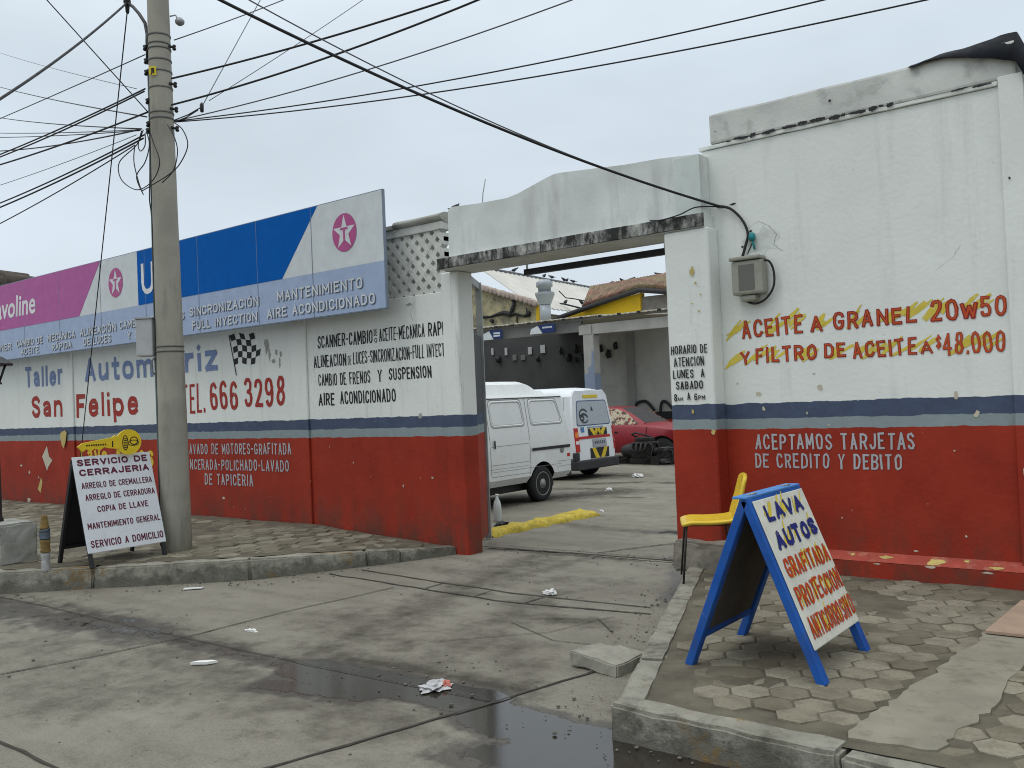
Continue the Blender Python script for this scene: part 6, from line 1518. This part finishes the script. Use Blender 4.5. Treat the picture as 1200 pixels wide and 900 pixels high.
m = MB(); m.lathe(prof[2:6], (cxv, YV, 0), n=8, smooth=False); part(m, 'cowl', M_DUCT, vt)
m = MB(); m.lathe(prof[5:], (cxv, YV, 0), n=16); part(m, 'cap', M_DUCT, vt)

# ------------------------------------------------------------------ roofs beyond the yard
h1 = thing('white_roofed_house', 'low house with a long white sheet roof beyond the yard', 'house', (-26, 36, 0))
zr_ = 8.2; A = on_z(560, 314.2, zr_); B = on_z(701, 339.6, zr_); dv = Vector((3.6, -.4, -2.3))
m = MB(); n = 60
m.loft([[tuple(A.lerp(B, i/n)+dv*t+Vector((0, 0, .03*math.cos(i*math.pi)))) for i in range(n+1)] for t in (0, .33, .66, 1)], closed=False, smooth=False)
o = part(m, 'roof_sheet', M_ZINC, h1); md = o.modifiers.new('t', 'SOLIDIFY'); md.thickness = .04
m = MB(); m.tube([tuple(A+Vector((0, 0, .05))), tuple(B+Vector((0, 0, .05)))], .09, 8); part(m, 'ridge_cap', worn('ridge_grey', (.14, .15, .16), .8, .2, 2, (.08, .08, .08), .3, 0), h1)
m = MB(); m.prism([tuple(A*1), tuple(B*1), (B.x, B.y, 0), (A.x, A.y, 0)], (2.9, -.3, 0))
for v in m.bm.verts: 
    if v.co.z > 1: v.co.z = 5.85 if v.co.x > min(A.x, B.x)+(2.9 if False else 0) and False else 5.8
part(m, 'wall', M_RUIN, h1)
m = MB()
for pts, r_ in (([(655, 341), (663, 349), (672, 350), (688, 353)], .03), ([(645, 355), (660, 356), (672, 359), (680, 361)], .045)):
    m.tube([tuple(on_z(x, y, 7.0)) if False else tuple(at(x, y, 37.5)) for x, y in pts], r_, 6)
part(m, 'roof_cable', M_CABLE, h1)
YR = 31.0
ru = thing('ruined_wall', 'mouldy yellow plaster wall with black roots and broken tile coping', 'wall', (-24, YR, 0))
a, b, c = at(552, 333, YR), at(632, 356.5, YR), at(632, 380, YR)
m = MB(); m.prism([(a.x, YR, 0), (b.x, YR, 0), (b.x, YR, b.z-.1), (a.x, YR, a.z-.1)], (0, .3, 0)); part(m, 'wall_face', M_RUIN, ru)
m = MB()
for i in range(16):
    p = a.lerp(b, (i+.5)/16); m.lathe([(.05, -.20), (.13, -.2), (.11, .45)], (p.x, YR, p.z-.03+.04*random.random()), 'Y', 8)
part(m, 'tile_coping', worn('pale_coping', (.40, .33, .28), .9, .3, 3, (.14, .08, .06), .6, 0), ru)
m = MB()
for pts, r_ in (([(566, 372), (574, 371), (583, 368), (590, 367), (598, 368), (606, 369), (614, 370), (620, 368), (621, 365)], .14), ([(601.5, 350), (601, 356), (601, 362), (599, 368)], .16), ([(606, 369), (607, 380)], .06), ([(617, 362), (618, 369)], .09), ([(575, 376), (578, 378)], .12)):
    p_ = [at(x, y, YR-.05) for x, y in pts]; m.tube([tuple(q) for q in p_], [.6*r_*random.uniform(.6, 1.1) for _ in p_], 7)
m.rough(.10, 3); part(m, 'root', M_CHIPK, ru)
m = MB(); a_ = at(628, 357, YR-.02); b_ = at(632.5, 380, YR-.02); m.box((a_.x, YR-.05, b_.z-2), (b_.x, YR-.002, a_.z)); part(m, 'yellow_edge', M_YWALL, ru)
gr = thing('yellow_house', 'yellow gabled house with mossy clay tiles beyond the shed roof', 'house', (-20, 30, 0))
YY = 30.0
m = MB(); m.prism([tuple(at(x, y, YY)) for x, y in ((640, 385), (646, 377), (689, 362), (750.5, 343), (750.5, 385))], (0, .3, 0)); part(m, 'gable_wall', M_YWALL, gr)
m = MB(); q = [at(750.6, 345, YY+.25), at(805, 345, YY+.25)]; m.box((q[0].x, YY+.1, 0), (q[1].x, YY+.4, q[0].z-.12)); part(m, 'side_wall', M_BLOCKW, gr)
verge = [at(640, 378, YY-.2), at(668, 368, YY-.2), at(689, 360.5, YY-.2), at(720, 350, YY-.2), at(750, 340, YY-.2), at(775, 341.5, YY-.2), at(805, 343, YY-.2)]
front = [at(686, 361.5, YY-.2), at(703, 355.7, YY-.2), at(720, 350, YY-.2), at(735, 345, YY-.2), at(750, 340, YY-.2), at(775, 341.5, YY-.2), at(805, 343, YY-.2)]
back = [at(694, 340.3, YY+6), at(708, 338, YY+6), at(722, 335.6, YY+6), at(736, 333.2, YY+6), at(750, 330.8, YY+6), at(775, 326.4, YY+6), at(805, 321, YY+6)]
def pl_at(P_, t):
    t = t*(len(P_)-1); i = min(len(P_)-2, int(t)); return P_[i].lerp(P_[i+1], t-i)
m = MB(); NU, NV = 150, 16; tn = []
V = [[None]*(NU+1) for _ in range(NV+1)]; rnd = random.Random(3); tb = {}
for j in range(NV+1):
    for i in range(NU+1):
        p = pl_at(front, i/NU).lerp(pl_at(back, i/NU), j/NV); p = p+Vector((0, 0, .09*abs(math.sin(i*math.pi/4))-.05*((j % 2))))
        V[j][i] = m.bm.verts.new(p); tn.append(tb.setdefault((i//4, j//2), rnd.random()))
for j in range(NV):
    for i in range(NU): m.bm.faces.new((V[j][i], V[j][i+1], V[j+1][i+1], V[j+1][i]))
o = part(m, 'tile_roof', M_TILE, gr); attr_layer(o, 'tone', tn); md = o.modifiers.new('t', 'SOLIDIFY'); md.thickness = .16; md.offset = -1
m = MB(); m.tube([tuple(p+Vector((0, 0, .05))) for p in back], .12, 8); part(m, 'ridge', worn('ridge_tiles', (.16, .12, .10), .9, .3, 2, (.06, .05, .05), .5, 0), gr)
m = MB(); m.tube([tuple(p+Vector((0, -.04, .0))) for p in verge], .10, 8); part(m, 'verge', M_CHIPK, gr)
rt = thing('roof_tiles', 'dark heap of old roof tiles showing above the left end of the panel', 'roof tiles', (-17, 9, 4))
for k in range(9):
    px = -14+k*5+random.uniform(-1, 1); p = at(px, 331-.5*k+(3 if k > 6 else 0)+random.uniform(-2, 2), 8.6)
    m = MB(); m.lathe([(.12, -.35), (.16, -.34), (.14, .3), (.10, .31)], (p.x, p.y, p.z), 'Y', 9); m.rough(.05, 4, k); part(m, 'tile', worn('old_tile', (.09, .075, .06), .95, .35, 4, (.03, .03, .028), .6, .3), rt)
p0 = at(2, 338, 8.6); rb = MB(); rb.box((p0.x-4, 8.3, 2), (p0.x+.9, 9.2, p0.z-.05)); part(rb, 'wall_top', M_CEM, rt)
# birds
def bird_mesh():
    m = MB(); m.lathe([(.01, -.12), (.05, -.08), (.062, -.01), (.05, .06), (.03, .09), (.034, .115), (.03, .135), (.005, .15)], (0, 0, .0), 'X', 10)
    for v in m.bm.verts:
        v.co.z += .10+.55*max(0, v.co.x)+.05*min(0, v.co.x)
    m.box((-.22, -.025, .07), (-.09, .025, .085)); m.box((.148, -.006, .18), (.175, .006, .19))
    m.tube([(0, .02, 0), (.0, .02, .06)], .005, 5); m.tube([(0, -.02, 0), (0, -.02, .06)], .005, 5)
    return m
b0 = bird_mesh().build('bird', M_BIRD)
spots = [(603, 319.5, 'A', 0), (638, 326, 'A', 1), (646.5, 327.5, 'A', 2), (661, 330.5, 'A', 3), (664.5, 331, 'A', 1), (671.5, 332.5, 'A', 2), (663, 357, 37.2, 1), (682, 358, 37.2, 3), (717, 335.5, 36.0, 1), (730, 333, 36.0, 3), (739.5, 331.5, 36.0, 0), (772, 325.5, 36.0, 2)]
for i, (x, y, dpt, k) in enumerate(spots):
    o = b0 if i == 0 else b0.copy()
    if i: COL.objects.link(o)
    if dpt == 'A':
        p = on_z(x, y, zr_+.14)
    else: p = at(x, y, dpt)
    o.location = p; o.rotation_euler = (0, 0, k*1.4+.4); o.scale = (1.35,)*3
    lab, grp = ('small dark bird perched on the ridge of the white roof', 'birds on the white ridge') if dpt == 'A' else (('small dark bird standing low on the white roof slope', 'birds on the white slope') if dpt == 37.2 else ('small dark bird perched on the clay tile ridge', 'birds on the tile ridge'))
    tag(o, lab, 'bird', grp)
o = b0.copy(); COL.objects.link(o); o.location = (-6.22, 7.09, 3.605); o.scale = (.35,)*3; tag(o, 'tiny bird perched on the left end of the gateway parapet', 'bird'); del o['group']
for nm, (x, y) in (('x', (0, 0)),): pass
for me in bpy.data.meshes:
    pass
